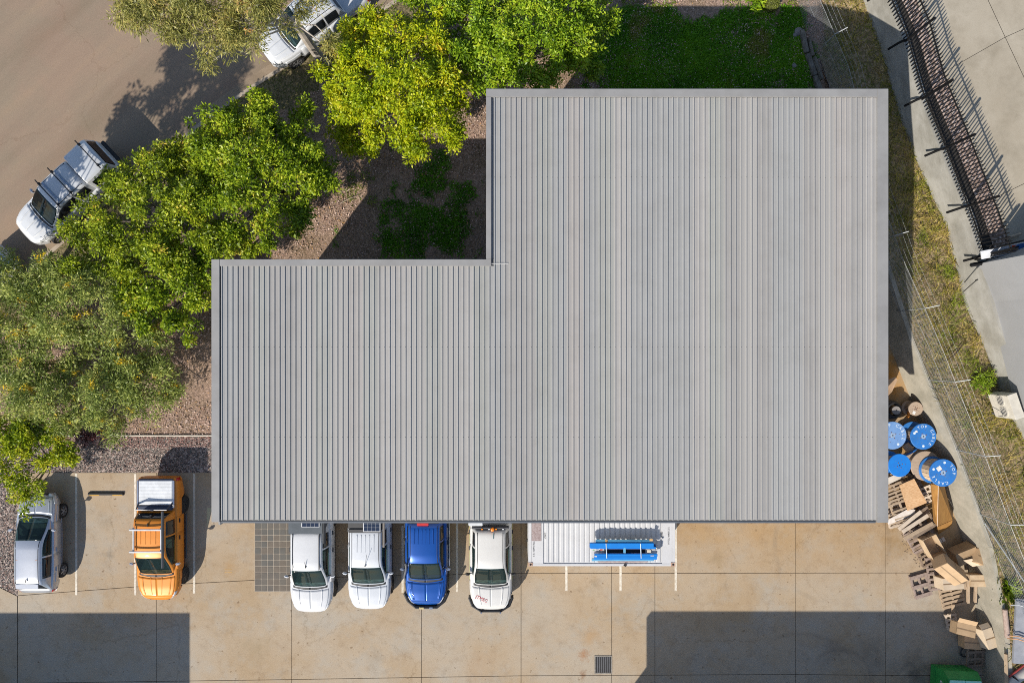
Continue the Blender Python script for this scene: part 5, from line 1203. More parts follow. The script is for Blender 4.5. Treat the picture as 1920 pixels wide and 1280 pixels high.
# --- blue ute with bull bar
c = Car('parked_ute', 'metallic blue ute with a black steel front bar and snorkel', (-3.83, -8.55, 0), PI, ute(paint=blue_p, ribs=[(x, 3.25, .62) for x in (-.40, -.24, -.08, .08, .24, .40)], rim=dark_rim, flare=trim_bk, mirror=chrome, L=5.20, creases=((6.25, 6.42), (6.42, 6.50)))).build()
r = c.root; y = 2.60
mb = MB()
for z_, o in ((.52, .10), (.70, .14), (.86, .10)): mb.tube([(-.96, y - .52, z_), (-.80, y - .18, z_), (-.46, y + o, z_), (.46, y + o, z_), (.80, y - .18, z_), (.96, y - .52, z_)], .07, 6)
mb.build('bull_bar', M('black_steel_bar', (.02, .02, .022), .4), r)
bx(r, 'winch_tray', (0, y + .06, .76), (.95, .26, .10), MATS['black_steel_bar'], .02); bx(r, 'spot_light', (-.22, y + .11, .93), (.16, .10, .07), chrome, .02); bx(r, 'spot_light', (.2, y + .11, .93), (.22, .10, .06), M('gold_lamp', (.55, .45, .22), .3), .02)
mb = MB(); mb.tube([(.90, y - 1.05, .98), (.93, y - 1.35, 1.12), (.80, y - 1.75, 1.55), (.76, y - 2.1, 1.80), (.76, y - 2.12, 1.96)], .042, 7); mb.build('snorkel', M('snorkel_grey', (.12, .125, .13), .5), r, smooth=True)
bx(r, 'roof_light_bar', (.03, y - 3.80, 1.82), (.50, .14, .06), M('red_bar', (.50, .02, .02), .4), .02)
for x in (-.96, .96): bar(r, 'side_step', (x, y - 1.6, .44), (x, y - 3.8, .44), .05, chrome)
# --- white tray ute with lettering on the bonnet
c = Car('parked_ute', 'white work ute with orange beacon and red lettering on its bonnet', (-.98, -8.62, 0), PI, ute(paint=white3_p, roof=1.80, rim=dark_rim, mirror=trim_bk, cend=3.9, rend=3.7, L=5.5, wr=.63)).build()
r = c.root; y = 2.75
mb = MB()
for z_, o in ((.55, .06), (.72, .08), (.88, .04)): mb.tube([(-.96, y - .55, z_), (-.82, y - .20, z_), (-.44, y + o, z_), (.44, y + o, z_), (.82, y - .20, z_), (.96, y - .55, z_)], .055, 6)
mb.build('bull_bar', MATS['black_steel_bar'], r)
for x in (-.42, .42): bx(r, 'bar_upright', (x, y + .06, .78), (.07, .12, .42), MATS['black_steel_bar'], .02); bx(r, 'bar_cap', (x, y + .075, 1.0), (.05, .06, .02), chrome, 0)
bx(r, 'tray', (0, y - 4.75, 1.02), (1.9, 1.75, .10), M('tray_checker', (.12, .12, .125), .6), .01)
bx(r, 'headboard', (0, y - 3.84, 1.62), (1.60, .09, .30), M('dark_headboard', (.06, .06, .065), .5), .02)
bx(r, 'toolbox', (.62, y - 4.45, 1.45), (.62, 1.0, .8), whiteb, .03)
bx(r, 'tray_load', (-.35, y - 4.5, 1.25), (1.0, .9, .40), M('tray_clutter', (.03, .03, .032), .7), .03)
for q in range(5): bar(r, 'strap', (-.7 + .18 * q, y - 4.1, 1.48), (-.55 + .15 * q, y - 4.8, 1.5), .014, M('red_strap', (.4, .03, .03), .7) if q % 2 else chrome)
mb = MB(); mb.lathe([(.085, 0), (.085, .05), (.07, .10), (.03, .125)], 14, 'z', (-.10, y - 3.80, 1.79)); mb.build('beacon', M('orange_beacon', (.85, .24, .01), .3, coat=.4), r, smooth=True)
bar(r, 'antenna', (-.14, y - 3.66, 1.82), (-.14, y - 3.40, 1.83), .016, M('aerial_teal', (.10, .18, .20), .6))
for q in range(4): bx(r, 'marker_lamp', (-.55 + .3 * q, y - 3.80, 1.785), (.07, .05, .03), amber_m if q % 2 else whiteb, 0)
for sd in (1, -1):
    c.patch(c.body, cowl_ if False else .75, 5.3, 2.75, 3.35, (sd,), .016, 14, 2, M('lime_stripe', (.62, .72, .18), .5), 'reflective_stripe')
vs, fs = text_geo('JTMEC', .195); p_ = c.body(.72, 7., 1)
m_ = Matrix.Translation((.40, y - .57, c.zt(.57) + .045)) @ Matrix.Rotation(PI - R(24), 4, 'Z') @ Matrix.Rotation(R(-3), 4, 'X')
mesh_obj('lettering', [m_ @ v for v in vs], fs, M('red_lettering', (.42, .015, .03), .5), r)
# --- white ute with canopy on the road
hd = math.atan2(-.68, -.73) - PI / 2
c = Car('road_ute', 'white canopied ute with three black roof bars parked on the road', (-19.75, 6.95, -.13), hd, ute(paint=road_p, tint=True, rim=alloy, L=5.2, mirror=chrome, W=1.84, wheel=.37, ax=(.9, 4.0))).build()
r = c.root; y = 2.6
cp_ = MB(); zc = 1.09
for s_, hw, zz in ((3.84, .80, 1.80), (3.9, .82, 1.86), (4.9, .82, 1.86), (5.02, .80, 1.80), (5.16, .78, 1.12)):
    cp_.v += [(-hw - .06, y - s_, zc), (-hw + .06, y - s_, zz - .07), (-hw + .14, y - s_, zz), (0, y - s_, zz + .02), (hw - .14, y - s_, zz), (hw - .06, y - s_, zz - .07), (hw + .06, y - s_, zc)]
for i in range(4):
    for j in range(6): cp_.f.append((i * 7 + j, i * 7 + j + 1, i * 7 + 8 + j, i * 7 + 7 + j))
cp_.f.append(tuple(range(7))); cp_.f.append(tuple(28 + j for j in range(6, -1, -1))); cano = cp_.build('canopy', road_p, r, smooth=True)
mb = MB(); mb.add([(-.62, y - 5.05, 1.72), (.62, y - 5.05, 1.72), (.68, y - 5.16, 1.22), (-.68, y - 5.16, 1.22)], [(0, 1, 2, 3)]); mb.add([(-.62, y - 5.02, 1.72), (.62, y - 5.02, 1.72), (.68, y - 5.13, 1.22), (-.68, y - 5.13, 1.22)], [(3, 2, 1, 0)])
o = mb.build('rear_window', M('brown_glass', (.06, .035, .025), .08), cano); o.location = (0, -.02, .02)
for sd in (1, -1):
    mb = MB(); mb.add([(sd * .845, y - 3.98, 1.22), (sd * .845, y - 4.88, 1.22), (sd * .79, y - 4.84, 1.70), (sd * .79, y - 4.02, 1.70)], [(0, 1, 2, 3), (3, 2, 1, 0)]); w_ = mb.build('side_window', dglass_m, cano); w_.location = (sd * .028, 0, 0)
for s_, zz in ((2.35, 1.90), (3.10, 1.91), (4.78, 2.0)):
    bx(r, 'roof_bar', (0, y - s_, zz), (1.62, .045, .035), trim_bk, .008)
    for x in (-.6, .6): bx(r, 'bar_foot', (x, y - s_, zz - .06), (.09, .11, .09), trim_bk, .015)
for s_ in (2.47, 3.22): bx(r, 'wind_fairing', (0, y - s_, 1.83), (1.1, .07, .02), M('blue_grey_fairing', (.25, .34, .48), .4), .006)
bx(r, 'rear_step', (0, y - 5.28, .62), (1.7, .16, .12), trim_bk, .03)
# --- white car under the gum tree
hd2 = math.atan2(-.60, -.80) - PI / 2
c = Car('shaded_ute', 'white ute under the gum tree at the top edge', (-8.92, 14.72, -.13), hd2, ute(paint=road_p, rim=alloy, L=5.2, W=1.84, mirror=white_p, tint=True)).build()
# --- rear corner of a car at the left edge
c = Car('edge_car', 'white car cut off by the left edge with a red tail lamp', (-24.1, 2.75, -.13), hd, dict(L=4.5, W=1.76, cowl=1.15, wtop=2.05, rend=3.9, cend=4.3, belt=1.0, nose=.85, roof=1.5, wr=.60, ax=(.85, 3.55), wheel=.33, paint=white2_p, cat='car', bpillar=2.8, rwin=3.7, door2=3.6)).build()
# ================================================================ shipping container and what lies on it
cont = empty('shipping_container', (0, 0, 0), label='white shipping container half under the roof edge', cat='container')
cw_m = M('container_white', (.55, .55, .555), .5, col2=(.51, .51, .515), scale=.8, grime=.10)
CZ = 2.59; kx = (CAM_Z - CZ) / FPX; CX0, CX1 = (991 - NX) * kx, (1266 - NX) * kx; CY0 = (NY - 1061) * kx; CY1 = CY0 + 2.44
def cbox(name, x0, x1, y0, y1, z0, z1, mat=None, par=None, b=.008): mb = MB(); mb.box(((x0 + x1) / 2, (y0 + y1) / 2, (z0 + z1) / 2), (x1 - x0, y1 - y0, z1 - z0)); return mb.build(name, mat or cw_m, par or cont, bevel=b)
cbox('box_wall', CX0 + .04, CX1 - .04, CY0 + .03, CY1 - .03, .05, CZ - .055)
for x in (CX0, CX1 - .12): cbox('end_frame', x, x + .12, CY0, CY1, .02, CZ - .012)
for yy in (CY0, CY1 - .10): cbox('side_rail', CX0 + .121, CX1 - .121, yy, yy + .10, CZ - .09, CZ - .014)
cbox('header_plate', CX0 + .121, CX0 + .62, CY0 + .101, CY1 - .101, CZ - .05, CZ - .018); cbox('header_plate', CX1 - .55, CX1 - .121, CY0 + .101, CY1 - .101, CZ - .05, CZ - .018)
# corrugated roof: raised flat bands with narrow valleys
nb = 23; x0, x1 = CX0 + .66, CX1 - .58; pw = (x1 - x0) / nb
mbp = MB(); prof = [(0, -.05), (.018, -.05), (.05, -.016), (pw - .05, -.016), (pw - .018, -.05), (pw, -.05)]
vs = [(px_, yy, pz) for yy in (CY0 + .16, CY1 - .16) for px_, pz in prof]; n = len(prof)
fs = [(i, i + 1, n + i + 1, n + i) for i in range(n - 1)] + [(0, n - 1, n - 2, n - 3, 2, 1)[:4]] 
vs += [(0, CY0 + .10, -.05), (pw, CY0 + .10, -.05)]; fs = fs[:-1] + [(2 * n, 2 * n + 1, 5, 4, 3, 2, 1, 0)]
meb = bpy.data.meshes.new('roof_rib'); meb.from_pydata(vs, [], fs); meb.materials.append(cw_m)
for i in range(nb): o = bpy.data.objects.new('roof_rib', meb); o.location = (x0 + pw * i, 0, CZ); link(o, cont)
cbox('roof_edge', x0, x1, CY0 + .10, CY0 + .161, CZ - .055, CZ - .051, b=0)
for x in (CX0 - .005, CX1 - .175):
    for yy in (CY0 - .005, CY1 - .157):
        cc = cbox('corner_casting', x, x + .18, yy, yy + .162, CZ - .118, CZ + .003, M('casting_rust', (.50, .40, .33), .7, col2=(.30, .14, .08), scale=14), b=.006)
        mb = MB(); mb.lathe([(.045, 0), (.045, .004)], 14, 'z', (x + .09, yy + .08, CZ + .003)); mb.build('hole', M('black_hole', (.015, .012, .012), .9), cc)
mb = MB(); mb.box((CX0 + .33, CY1 - .65 + .0, CZ - .012), (.40, 1.1, .012)); cpl = mb.build('checker_plate', M('worn_plate', (.36, .29, .28), .6, col2=(.24, .17, .16), scale=16, contrast=(.4, .6)), cont); 
cpl.location = (.0, -.20, 0)
mb = MB()
for i in range(9):
    for j in range(26): mb.box((CX0 + .15 + .043 * i + (.02 if j % 2 else 0), CY1 - 1.38 + .042 * j, CZ - .004), (.022, .010, .006), (0, 0, .8 if j % 2 else -.8))
so = mb.build('plate_tread', M('tread_metal', (.55, .50, .48), .5), cpl); so['kind'] = 'stuff'; cpl.location = (0, 0, 0); so.location = (0, 0, 0)
cpl.data.transform(Matrix.Translation((0, -.19, 0)))
ink = M('black_stencil', (.09, .09, .09), .8)
def cxy(px, py): v = W(px, py, CZ); return v.x, v.y
for body, size, px, py, rot in (('HYGU 600112 5', .105, 1254, 1004, PI / 2), ('HYGU 600112 5', .105, 1000.5, 1027, -PI / 2), ('22G1', .12, 1022, 1004.5, -PI / 2), ('22G1', .12, 1241.5, 1002, PI / 2)):
    X, Y = cxy(px, py); lettering(body, size, ink, cont, (X, Y, CZ - .0135), (0, 0, rot))
lk = MB(); lk.box((CX0 - .02, CY0 + .62, .9), (.06, .10, .14)); lk.build('lock_box', trim_bk, cont, bevel=.01)
# blue steel racking beams strapped together on the roof
st = empty('steel_bundle', (0, 0, 0), label='strapped bundle of blue steel beams on the container roof', cat='steel bundle')
bm1 = M('blue_powder_coat', (.010, .20, .62), .35, col2=(.010, .175, .56), scale=2, coat=.3); bm2 = M('faded_blue_coat', (.13, .38, .55), .5, col2=(.10, .30, .48), scale=3); bm3 = M('dark_blue_coat', (.01, .055, .22), .4)
def beam(px0, px1, py, z, wd, ht, mat, tilt=0):
    kz = (CAM_Z - z) / FPX; xa, xb, yy = (px0 - NX) * kz, (px1 - NX) * kz, (NY - py) * kz
    mb = MB(); c_ = (xa + xb) / 2; L_ = xb - xa
    mb.box((c_, yy, z - ht / 2), (L_, wd, ht), (0, 0, tilt)); b_ = mb.build('beam', mat, st, bevel=.012)
    return b_, xa, xb, yy
beam(1117, 1224, 1014.5, 2.95, .115, .10, bm2, -.004); beam(1112, 1226, 1018.5, 2.88, .09, .06, bm3)
beam(1106, 1226, 1022.2, 3.02, .20, .14, bm1); beam(1107, 1230, 1026.6, 2.99, .085, .13, bm1); beam(1112, 1230, 1024.6, 2.93, .20, .08, bm3)
beam(1115, 1233, 1040.5, 3.00, .115, .13, bm1); beam(1114, 1232, 1045.8, 3.0, .125, .13, bm1); beam(1116, 1232, 1043.1, 2.95, .10, .10, bm3)
beam(1110, 1226, 1049.2, 2.84, .10, .10, bm2); beam(1121, 1215, 1051.5, 2.74, .10, .13, M('reddish_timber', (.30, .17, .13), .8, col2=(.38, .28, .24), scale=8))
for px0, px1, zz in ((1136, 1170, 2.86), (1174, 1210, 2.86)):
    beam(px0, px1, 1033.5, zz, .17, .06, M('black_recess', (.012, .012, .014), .8)); beam(px0 + 2, px1, 1028.7, zz + .04, .025, .03, M('timber_strip', (.42, .33, .26), .8)); beam(px0 + 8, px1, 1036.8, zz + .05, .025, .03, MATS['timber_strip'])
beam(1169, 1173.5, 1030.5, 3.0, .26, .06, bm2)
for px, py, w_, d_, z, mt in ((1112.5, 1029, .19, .10, 2.98, whiteb), (1127, 1028, .19, .08, 2.98, whiteb), (1127.5, 1030, .10, .04, 2.99, MATS['red_mark']), (1112, 1031.5, .15, .06, 2.97, whiteb), (1113, 1030.5, .08, .03, 2.985, M('green_tag', (.12, .35, .10), .6)), (1217, 1033, .16, .11, 2.98, M('pale_wood_block', (.6, .53, .42), .8)), (1221, 1012, .12, .08, 3.0, M('tan_card', (.62, .38, .15), .8)), (1137, 1014.3, .10, .11, 2.956, M('rust_band', (.5, .28, .10), .7)), (1232, 1030.5, .12, .04, 2.98, whiteb), (1223, 1041.3, .14, .03, 3.004, whiteb), (1117, 1042.5, .10, .05, 3.004, whiteb)):
    v = W(px, py, z); mb = MB(); mb.box((v.x, v.y, z - .02), (w_, d_, .05)); mb.build('tag', mt, st)
for px in (1136.5, 1201):
    kz = (CAM_Z - 3.03) / FPX; xx = (px - NX) * kz; ya, yb = (NY - 1017) * kz, (NY - 1052.5) * kz
    mb = MB(); mb.tube([(xx, ya, 2.85), (xx, ya - .04, 3.035), (xx + .02, (ya + yb) / 2, 3.025), (xx + .03, yb + .15, 3.02), (xx + .03, yb + .02, 2.72)], .018, 4); mb.build('strap', M('white_strap', (.62, .72, .80), .6), st)
v = W(1173, 1058, 2.6); mb = MB(); mb.box((v.x, v.y, 2.60), (.05, .10, .04), (0, 0, .5)); mb.box((v.x - .03, v.y - .05, 2.60), (.12, .03, .04), (0, 0, -.5)); tag(mb.build('loose_clamp', trim_bk), 'small black clamp left on the container edge below the blue beams', 'clamp')

# ================================================================ cable drums
ply = M('drum_timber', (.42, .325, .245), .85, col2=(.33, .25, .185), scale=6, stretch=(1, 6, 1), obj=True); ply_pale = M('drum_barrel_pale', (.58, .44, .30), .85, col2=(.46, .36, .26), scale=5)
bl_d = M('drum_blue', (.018, .16, .50), .6, col2=(.05, .19, .46), scale=7, contrast=(.45, .7), obj=True, grime=.3); bl_f = M('drum_blue_faded', (.17, .31, .56), .7, col2=(.12, .25, .5), scale=3, obj=True)
let_w = M('white_stencil', (.66, .72, .76), .7, col2=(.45, .58, .70), scale=22, contrast=(.45, .7)); rust = M('rust_bolt', (.20, .09, .05), .8)
def drum(label, px, py, z_top, r, h, fm, bm_, text=None, a0=90, step=24, hub=True, bot=None, barrel=.55, sticker=None, faded=False, z0=None):
    v = W(px, py, z_top); zb = z_top - h if z0 is None else z0; t = empty('cable_drum', (v.x, v.y, zb), (0, 0, random.uniform(0, .001)), label, 'cable drum', 'cable drums by the retaining wall')
    top = MB(); top.lathe([(r - .012, h - .06), (r, h - .05), (r, h - .012), (r - .012, h)], 36); tf = top.build('flange', fm, t)
    b_ = MB(); b_.lathe([(r - .012, 0), (r, .012), (r, .05), (r - .012, .06)], 36); b_.build('flange', bot or fm, t)
    ba = MB(); ba.lathe([(r * barrel, .06), (r * barrel, h - .06)], 28); ba.build('barrel', bm_, t)
    mb = MB()
    for q in range(18):
        a = q * 2 * PI / 18; mb.box((math.cos(a) * (r * barrel + .008), math.sin(a) * (r * barrel + .008), h / 2), (.02, 2 * PI * r * barrel / 18 - .012, h - .122), (0, 0, a))
    o = mb.build('stave', bm_, t); o['kind'] = 'stuff'
    mb = MB(); mb.lathe([(.030, h + .001), (.030, h + .003)], 14); mb.build('bore', M('bore_black', (.012, .01, .012), .9), tf)
    if hub:
        mb = MB()
        for q in range(4): a = q * PI / 2 + .5; mb.lathe([(.022, h + .001), (.018, h + .014)], 8, 'z', (math.cos(a) * r * .24, math.sin(a) * r * .24, 0))
        for q in range(6): a = q * PI / 3 + .2; mb.lathe([(.011, h + .001), (.009, h + .010)], 6, 'z', (math.cos(a) * r * .5, math.sin(a) * r * .5, 0))
        mb.build('bolt', rust, tf)
        if text:
            mb = MB(); mb.lathe([(r * .20, h + .0006), (r * .20, h + .002)], 6); mb.build('hub_plate', M('hub_grey', (.34, .42, .52), .7, col2=(.2, .3, .45), scale=18), tf)
    if text:
        mb = MB(); arc_letters(mb, text, r * .76, a0, step, r * .30, h + .0022); mb.build('lettering', let_w, tf)
        mb = MB()
        for a in (a0 + 42, a0 - step * len(text) - 20):
            cx_, cy_ = math.cos(R(a)) * r * .74, math.sin(R(a)) * r * .74; mb.lathe([(.055, h + .0015), (.055, h + .003)], 14, 'z', (cx_, cy_, 0))
        mb.build('round_mark', let_w, tf)
    if sticker:
        mb = MB(); mb.box((sticker[0] * r, sticker[1] * r, h + .003), (sticker[2], sticker[3], .003), (0, 0, sticker[4])); mb.build('sticker', M('white_sticker', (.72, .72, .70), .7), tf)
    return t
drum('pale faded blue cable drum half under the roof edge', 1674, 816, 1.25, .605, 1.0, bl_f, ply, 'TOP CABLE', 150, 21, z0=.25)
drum('saturated blue cable drum with white lettering next to the retaining wall', 1731.5, 818, 1.15, .57, .85, bl_d, ply, 'TOP CABLE', 118, 21, sticker=(-.55, .38, .10, .09, .4), z0=.3)
drum('plain bright blue cable drum with a bare lid above the plywood sheet', 1687, 872, 1.35, .50, .9, M('drum_blue_bright', (.010, .19, .60), .5, col2=(.012, .16, .54), scale=5, obj=True), ply, sticker=None, z0=.45)
drum('wide timber cable drum under the lettered blue drum', 1736, 873, .80, .66, .78, ply, ply, hub=False, z0=.02)
drum('blue cable drum with white sticker stacked on the timber drum', 1768.8, 886, 1.62, .595, .80, bl_d, ply_pale, 'TOP  CABLE', 40, 22, barrel=.80, sticker=(-.30, .30, .20, .19, .6), z0=.81)
drum('small brown timber cable drum with a white sticker by the wall', 1717.5, 766, .75, .315, .62, ply, ply, sticker=(-.28, -.55, .12, .14, -.5), z0=.13)
t = drum('small grey topped drum wound with black cable at the roof edge', 1681, 769, .80, .19, .70, M('grey_drum_lid', (.27, .25, .235), .8, col2=(.22, .2, .19), scale=6), ply, hub=False, z0=.1)
mb = MB()
for z, rr in ((.12, .35), (.22, .38), (.32, .37), (.42, .34), (.50, .29)): mb.lathe([(rr + .055 * math.cos(a), z + .055 * math.sin(a)) for a in np.linspace(0, 2 * PI, 8)[:-1]], 28, close=True)
mb.build('cable_coil', M('black_cable', (.022, .022, .024), .5), t, smooth=True)
# small drum tipped on its side between the blue drums
t = empty('tipped_drum', W(1708, 846, .5), (R(78), 0, R(35)), 'blue drum flange tipped on its side between the blue drums', 'cable drum')
mb = MB(); mb.lathe([(.30, -.03), (.32, -.02), (.32, .02), (.30, .03)], 28); tf = mb.build('flange', bl_d, t); mb = MB(); mb.lathe([(.17, -.4), (.17, -.03)], 20); mb.build('barrel', ply, t)
mb = MB()
for q in range(4): mb.box((-.15 + .1 * q, .17, .033), (.05, .14, .004)); 
mb.build('lettering', let_w, tf)
v = W(1697, 783, .12); mb = MB(); mb.add([(0, 0, .12), (.12, .02, .1), (.16, .42, .22), (.05, .35, .2), (0, 0, .06), (.12, .02, .04), (.16, .42, .16), (.05, .35, .14)], [(0, 1, 2, 3), (7, 6, 5, 4), (0, 4, 5, 1), (1, 5, 6, 2), (2, 6, 7, 3), (3, 7, 4, 0)]); o = mb.build('orange_offcut', M('orange_ply', (.72, .27, .04), .7)); o.location = v; tag(o, 'bright orange offcut standing between the small drums', 'offcut')

# ================================================================ pallets, sheets and cartons
pw_m = M('pallet_timber', (.42, .315, .215), .9, col2=(.31, .23, .155), scale=5, bump=.3, obj=True, stretch=(1, 6, 1)); pd_m = M('old_pallet_timber', (.27, .20, .145), .92, col2=(.17, .125, .09), scale=5, bump=.3, obj=True); pp_m = M('pale_pallet_timber', (.55, .45, .35), .9, col2=(.44, .36, .28), scale=5, obj=True)
pg_m = M('weathered_pallet_timber', (.33, .26, .22), .92, col2=(.22, .165, .14), scale=6, obj=True)
board_me = {}
def pallet(label, loc, rot, mat, L=1.15, Wd=1.0, nslat=7, group=None, hh=.13, miss=(), cat='pallet', slat_w=.10, base=True):
    t = empty('pallet', loc, rot, label, cat, group)
    key = (mat.name, L, Wd, slat_w)
    if key not in board_me:
        a = MB(); a.box((0, 0, 0), (Wd, slat_w, .02)); oa = a.build('slat', mat, t, bevel=.003, seg=1); b = MB(); b.box((0, 0, 0), (.08, L, .08)); ob = b.build('bearer', mat, t, bevel=.004, seg=1)
        board_me[key] = (oa.data, ob.data); bpy.data.objects.remove(oa); bpy.data.objects.remove(ob)
    ma, mb_ = board_me[key]
    for q in range(nslat):
        if q in miss: continue
        o = bpy.data.objects.new('slat', ma); link(o, t); o.location = (random.gauss(0, .006), -L / 2 + slat_w / 2 + (L - slat_w) * q / (nslat - 1), hh); o.rotation_euler = (0, random.gauss(0, .01), random.gauss(0, .012))
    for x in (-Wd / 2 + .045, 0, Wd / 2 - .045): o = bpy.data.objects.new('bearer', mb_); link(o, t); o.location = (x, 0, hh - .051)
    if base:
        for y in (-L / 2 + .06, 0, L / 2 - .06): o = bpy.data.objects.new('base_board', ma); link(o, t); o.location = (0, y, .011)
    return t
PGp = 'pallets in the scrap pile'
def carton_mat(n, c, c2): return M(n, c, .85, col2=c2, scale=2.2, obj=True, grime=.1)
cb1 = carton_mat('cardboard', (.47, .325, .19), (.41, .28, .16)); cb2 = carton_mat('pale_cardboard', (.60, .49, .36), (.53, .42, .30)); cb3 = carton_mat('osb_carton', (.55, .42, .28), (.42, .30, .18)); cb4 = carton_mat('shaded_cardboard', (.33, .225, .13), (.28, .19, .105))  # the darkest is plain cardboard with shade put into its colour
tape_m = M('brown_tape', (.28, .19, .11), .4)
def carton(label, loc, size, rot, mat, opened=True, flaps=(), seam=True, tag_=False, closed_top=False, inner=None):
    """a box of single panels with wall thickness; flaps: (side index, fold angle deg)"""
    sx, sy, sz = size; t = empty('carton', loc, rot, label, 'carton', 'cartons in the scrap pile'); th = .012
    for i, (cx, cy, dx, dy) in enumerate(((0, -sy / 2, sx, th), (sx / 2, 0, th, sy - 2 * th), (0, sy / 2, sx, th), (-sx / 2, 0, th, sy - 2 * th))):
        mb = MB(); mb.box((cx, cy, sz / 2), (dx, dy, sz)); p = mb.build('side', mat, t)
        if seam and i % 2 == 0: mb = MB(); mb.box((sx * .02, cy + (-.008 if i == 0 else .008), sz / 2), (.05, .004, sz * .98)); mb.build('tape', tape_m, p)
    mb = MB(); mb.box((0, 0, th / 2 + .001), (sx - .03, sy - .03, th)); mb.build('base', mat, t)
    if closed_top:
        for k_ in (-1, 1): mb = MB(); mb.box((0, k_ * sy * .252, sz + th / 2), (sx, sy * .495, th)); p = mb.build('flap', mat, t)
        mb = MB(); mb.box((0, 0, sz + th + .003), (sx * .98, .05, .003)); mb.build('tape', tape_m, t)
    for i, an in flaps:
        ln = min(sx, sy) * .48; a = R(an)
        if i in (0, 2):
            s_ = -1 if i == 0 else 1; mb = MB(); mb.box((0, s_ * (sy / 2 + math.cos(a) * ln / 2), sz + math.sin(a) * ln / 2), (sx * .98, ln, .009), (s_ * a, 0, 0))
        else:
            s_ = 1 if i == 1 else -1; mb = MB(); mb.box((s_ * (sx / 2 + math.cos(a) * ln / 2), 0, sz + math.sin(a) * ln / 2), (ln, sy * .98, .009), (0, -s_ * a, 0))
        mb.build('flap', mat, t)
    if tag_: mb = MB(); mb.box((sx * .1, 0, sz + th + .004), (.24, .14, .003), (0, 0, .2)); mb.build('label_sheet', whiteb, t)
    return t
# stack with the plywood sheet
pallet('broad slatted pallet on end of the roof edge pile', W(1684, 940, .55), (0, 0, R(20)), pw_m, 1.7, .95, 11, PGp, miss=(4,), slat_w=.09)
pallet('pale pallet at the bottom of the roof edge pile', W(1686, 958, .2), (0, 0, R(17)), pp_m, 1.2, 1.35, 7, PGp)
pallet('dark pallet lying under the plywood sheet', W(1706, 925, .35), (0, 0, R(27)), pd_m, 1.25, 1.25, 7, PGp)
mb = MB(); A_ = [W(1687, 909, .95), W(1714, 897, .95), W(1738, 942, .80), W(1702, 957, .78)]; A2 = [p - Vector((0, 0, .03)) for p in A_]
tag(mesh_obj('plywood_sheet', A_ + A2, [(3, 2, 1, 0), (4, 5, 6, 7), (0, 1, 5, 4), (1, 2, 6, 5), (2, 3, 7, 6), (3, 0, 4, 7)], M('osb_sheet', (.60, .39, .215), .85, col2=(.47, .27, .125), scale=9, contrast=(.4, .62), stretch=(1, 2.5, 1), grime=.15)), 'pale flaky plywood sheet on top of the pallet pile', 'plywood sheet')
mb = MB(); A_ = [W(1663, 896, .70), W(1690, 885, .70), W(1700, 892, .66), W(1663, 909, .66)]; A2 = [p - Vector((0, 0, .02)) for p in A_]; tag(mesh_obj('white_sheet', A_ + A2, [(3, 2, 1, 0), (4, 5, 6, 7), (0, 1, 5, 4), (1, 2, 6, 5), (2, 3, 7, 6), (3, 0, 4, 7)], M('pale_sheet', (.60, .54, .46), .8)), 'pale sheet offcut below the bare blue drum', 'sheet offcut')
mb = MB(); A_ = [W(1663, 975, .70), W(1700, 955, .72), W(1716, 955, .70), W(1716, 964, .68), W(1666, 983, .66)]; A2 = [p - Vector((0, 0, .02)) for p in A_]; mb.add(A_ + A2, [(4, 3, 2, 1, 0), (5, 6, 7, 8, 9)] + [(i, (i + 1) % 5, 5 + (i + 1) % 5, 5 + i) for i in range(5)]); tag(mb.build('white_sheet', M('white_faced_sheet', (.66, .60, .54), .8, col2=(.55, .47, .40), scale=6)), 'white faced board strip along the foot of the plywood sheet', 'sheet offcut')
mb = MB()
for k_ in range(4): a, b = W(1700 + 6 * k_, 882 + 2 * k_, .3 + .1 * k_), W(1742 + 4 * k_, 902 + 3 * k_, .25 + .08 * k_); mb.tube([a, a.lerp(b, .5) + Vector((0, -.1, .1)), b], .03, 6)
tag(mb.build('black_hoses', M('black_hose', (.02, .02, .022), .5), None, smooth=True), 'tangled black hoses between drums and plywood sheet', 'hose')
pallet('upright narrow pallet between the plywood sheet and brown crate', W(1737, 924, .4), (R(8), R(-12), R(27)), pp_m, .8, .5, 4, PGp)
# open plywood crate of two long brown panels
crt = empty('plywood_crate', (0, 0, 0), label='long open brown plywood crate leaning against the wall', cat='crate')
br_m = M('orange_brown_ply', (.42, .215, .055), .7, col2=(.33, .16, .04), scale=2.5, stretch=(3, 1, 1), grime=.15)
def quad_slab(name, pts, th, mat, par):
    n = (pts[1] - pts[0]).cross(pts[3] - pts[0]).normalized()
    if n.z < 0: n = -n
    q = [p - n * th for p in pts]; mb = MB(); mb.add(pts + q, [(0, 1, 2, 3), (7, 6, 5, 4), (0, 4, 5, 1), (1, 5, 6, 2), (2, 6, 7, 3), (3, 7, 4, 0)]); return mb.build(name, mat, par)
quad_slab('panel', [W(1745, 907, 1.0), W(1759, 910, 1.35), W(1757, 986, 1.15), W(1750, 976, .70)], .02, br_m, crt)
quad_slab('panel', [W(1760, 910, 1.35), W(1771, 911, .80), W(1786, 974, .60), W(1758, 986, 1.15)], .02, br_m, crt)
quad_slab('end_panel', [W(1758, 987, 1.13), W(1786, 975, .58), W(1784, 985, .1), W(1760, 1001, .1)], .02, br_m, crt)
mb = MB(); mb.tube([W(1759.5, 910, 1.37), W(1757.5, 986, 1.17)], .016, 4); mb.build('edge_strip', M('pale_edge', (.62, .46, .33), .7), crt)
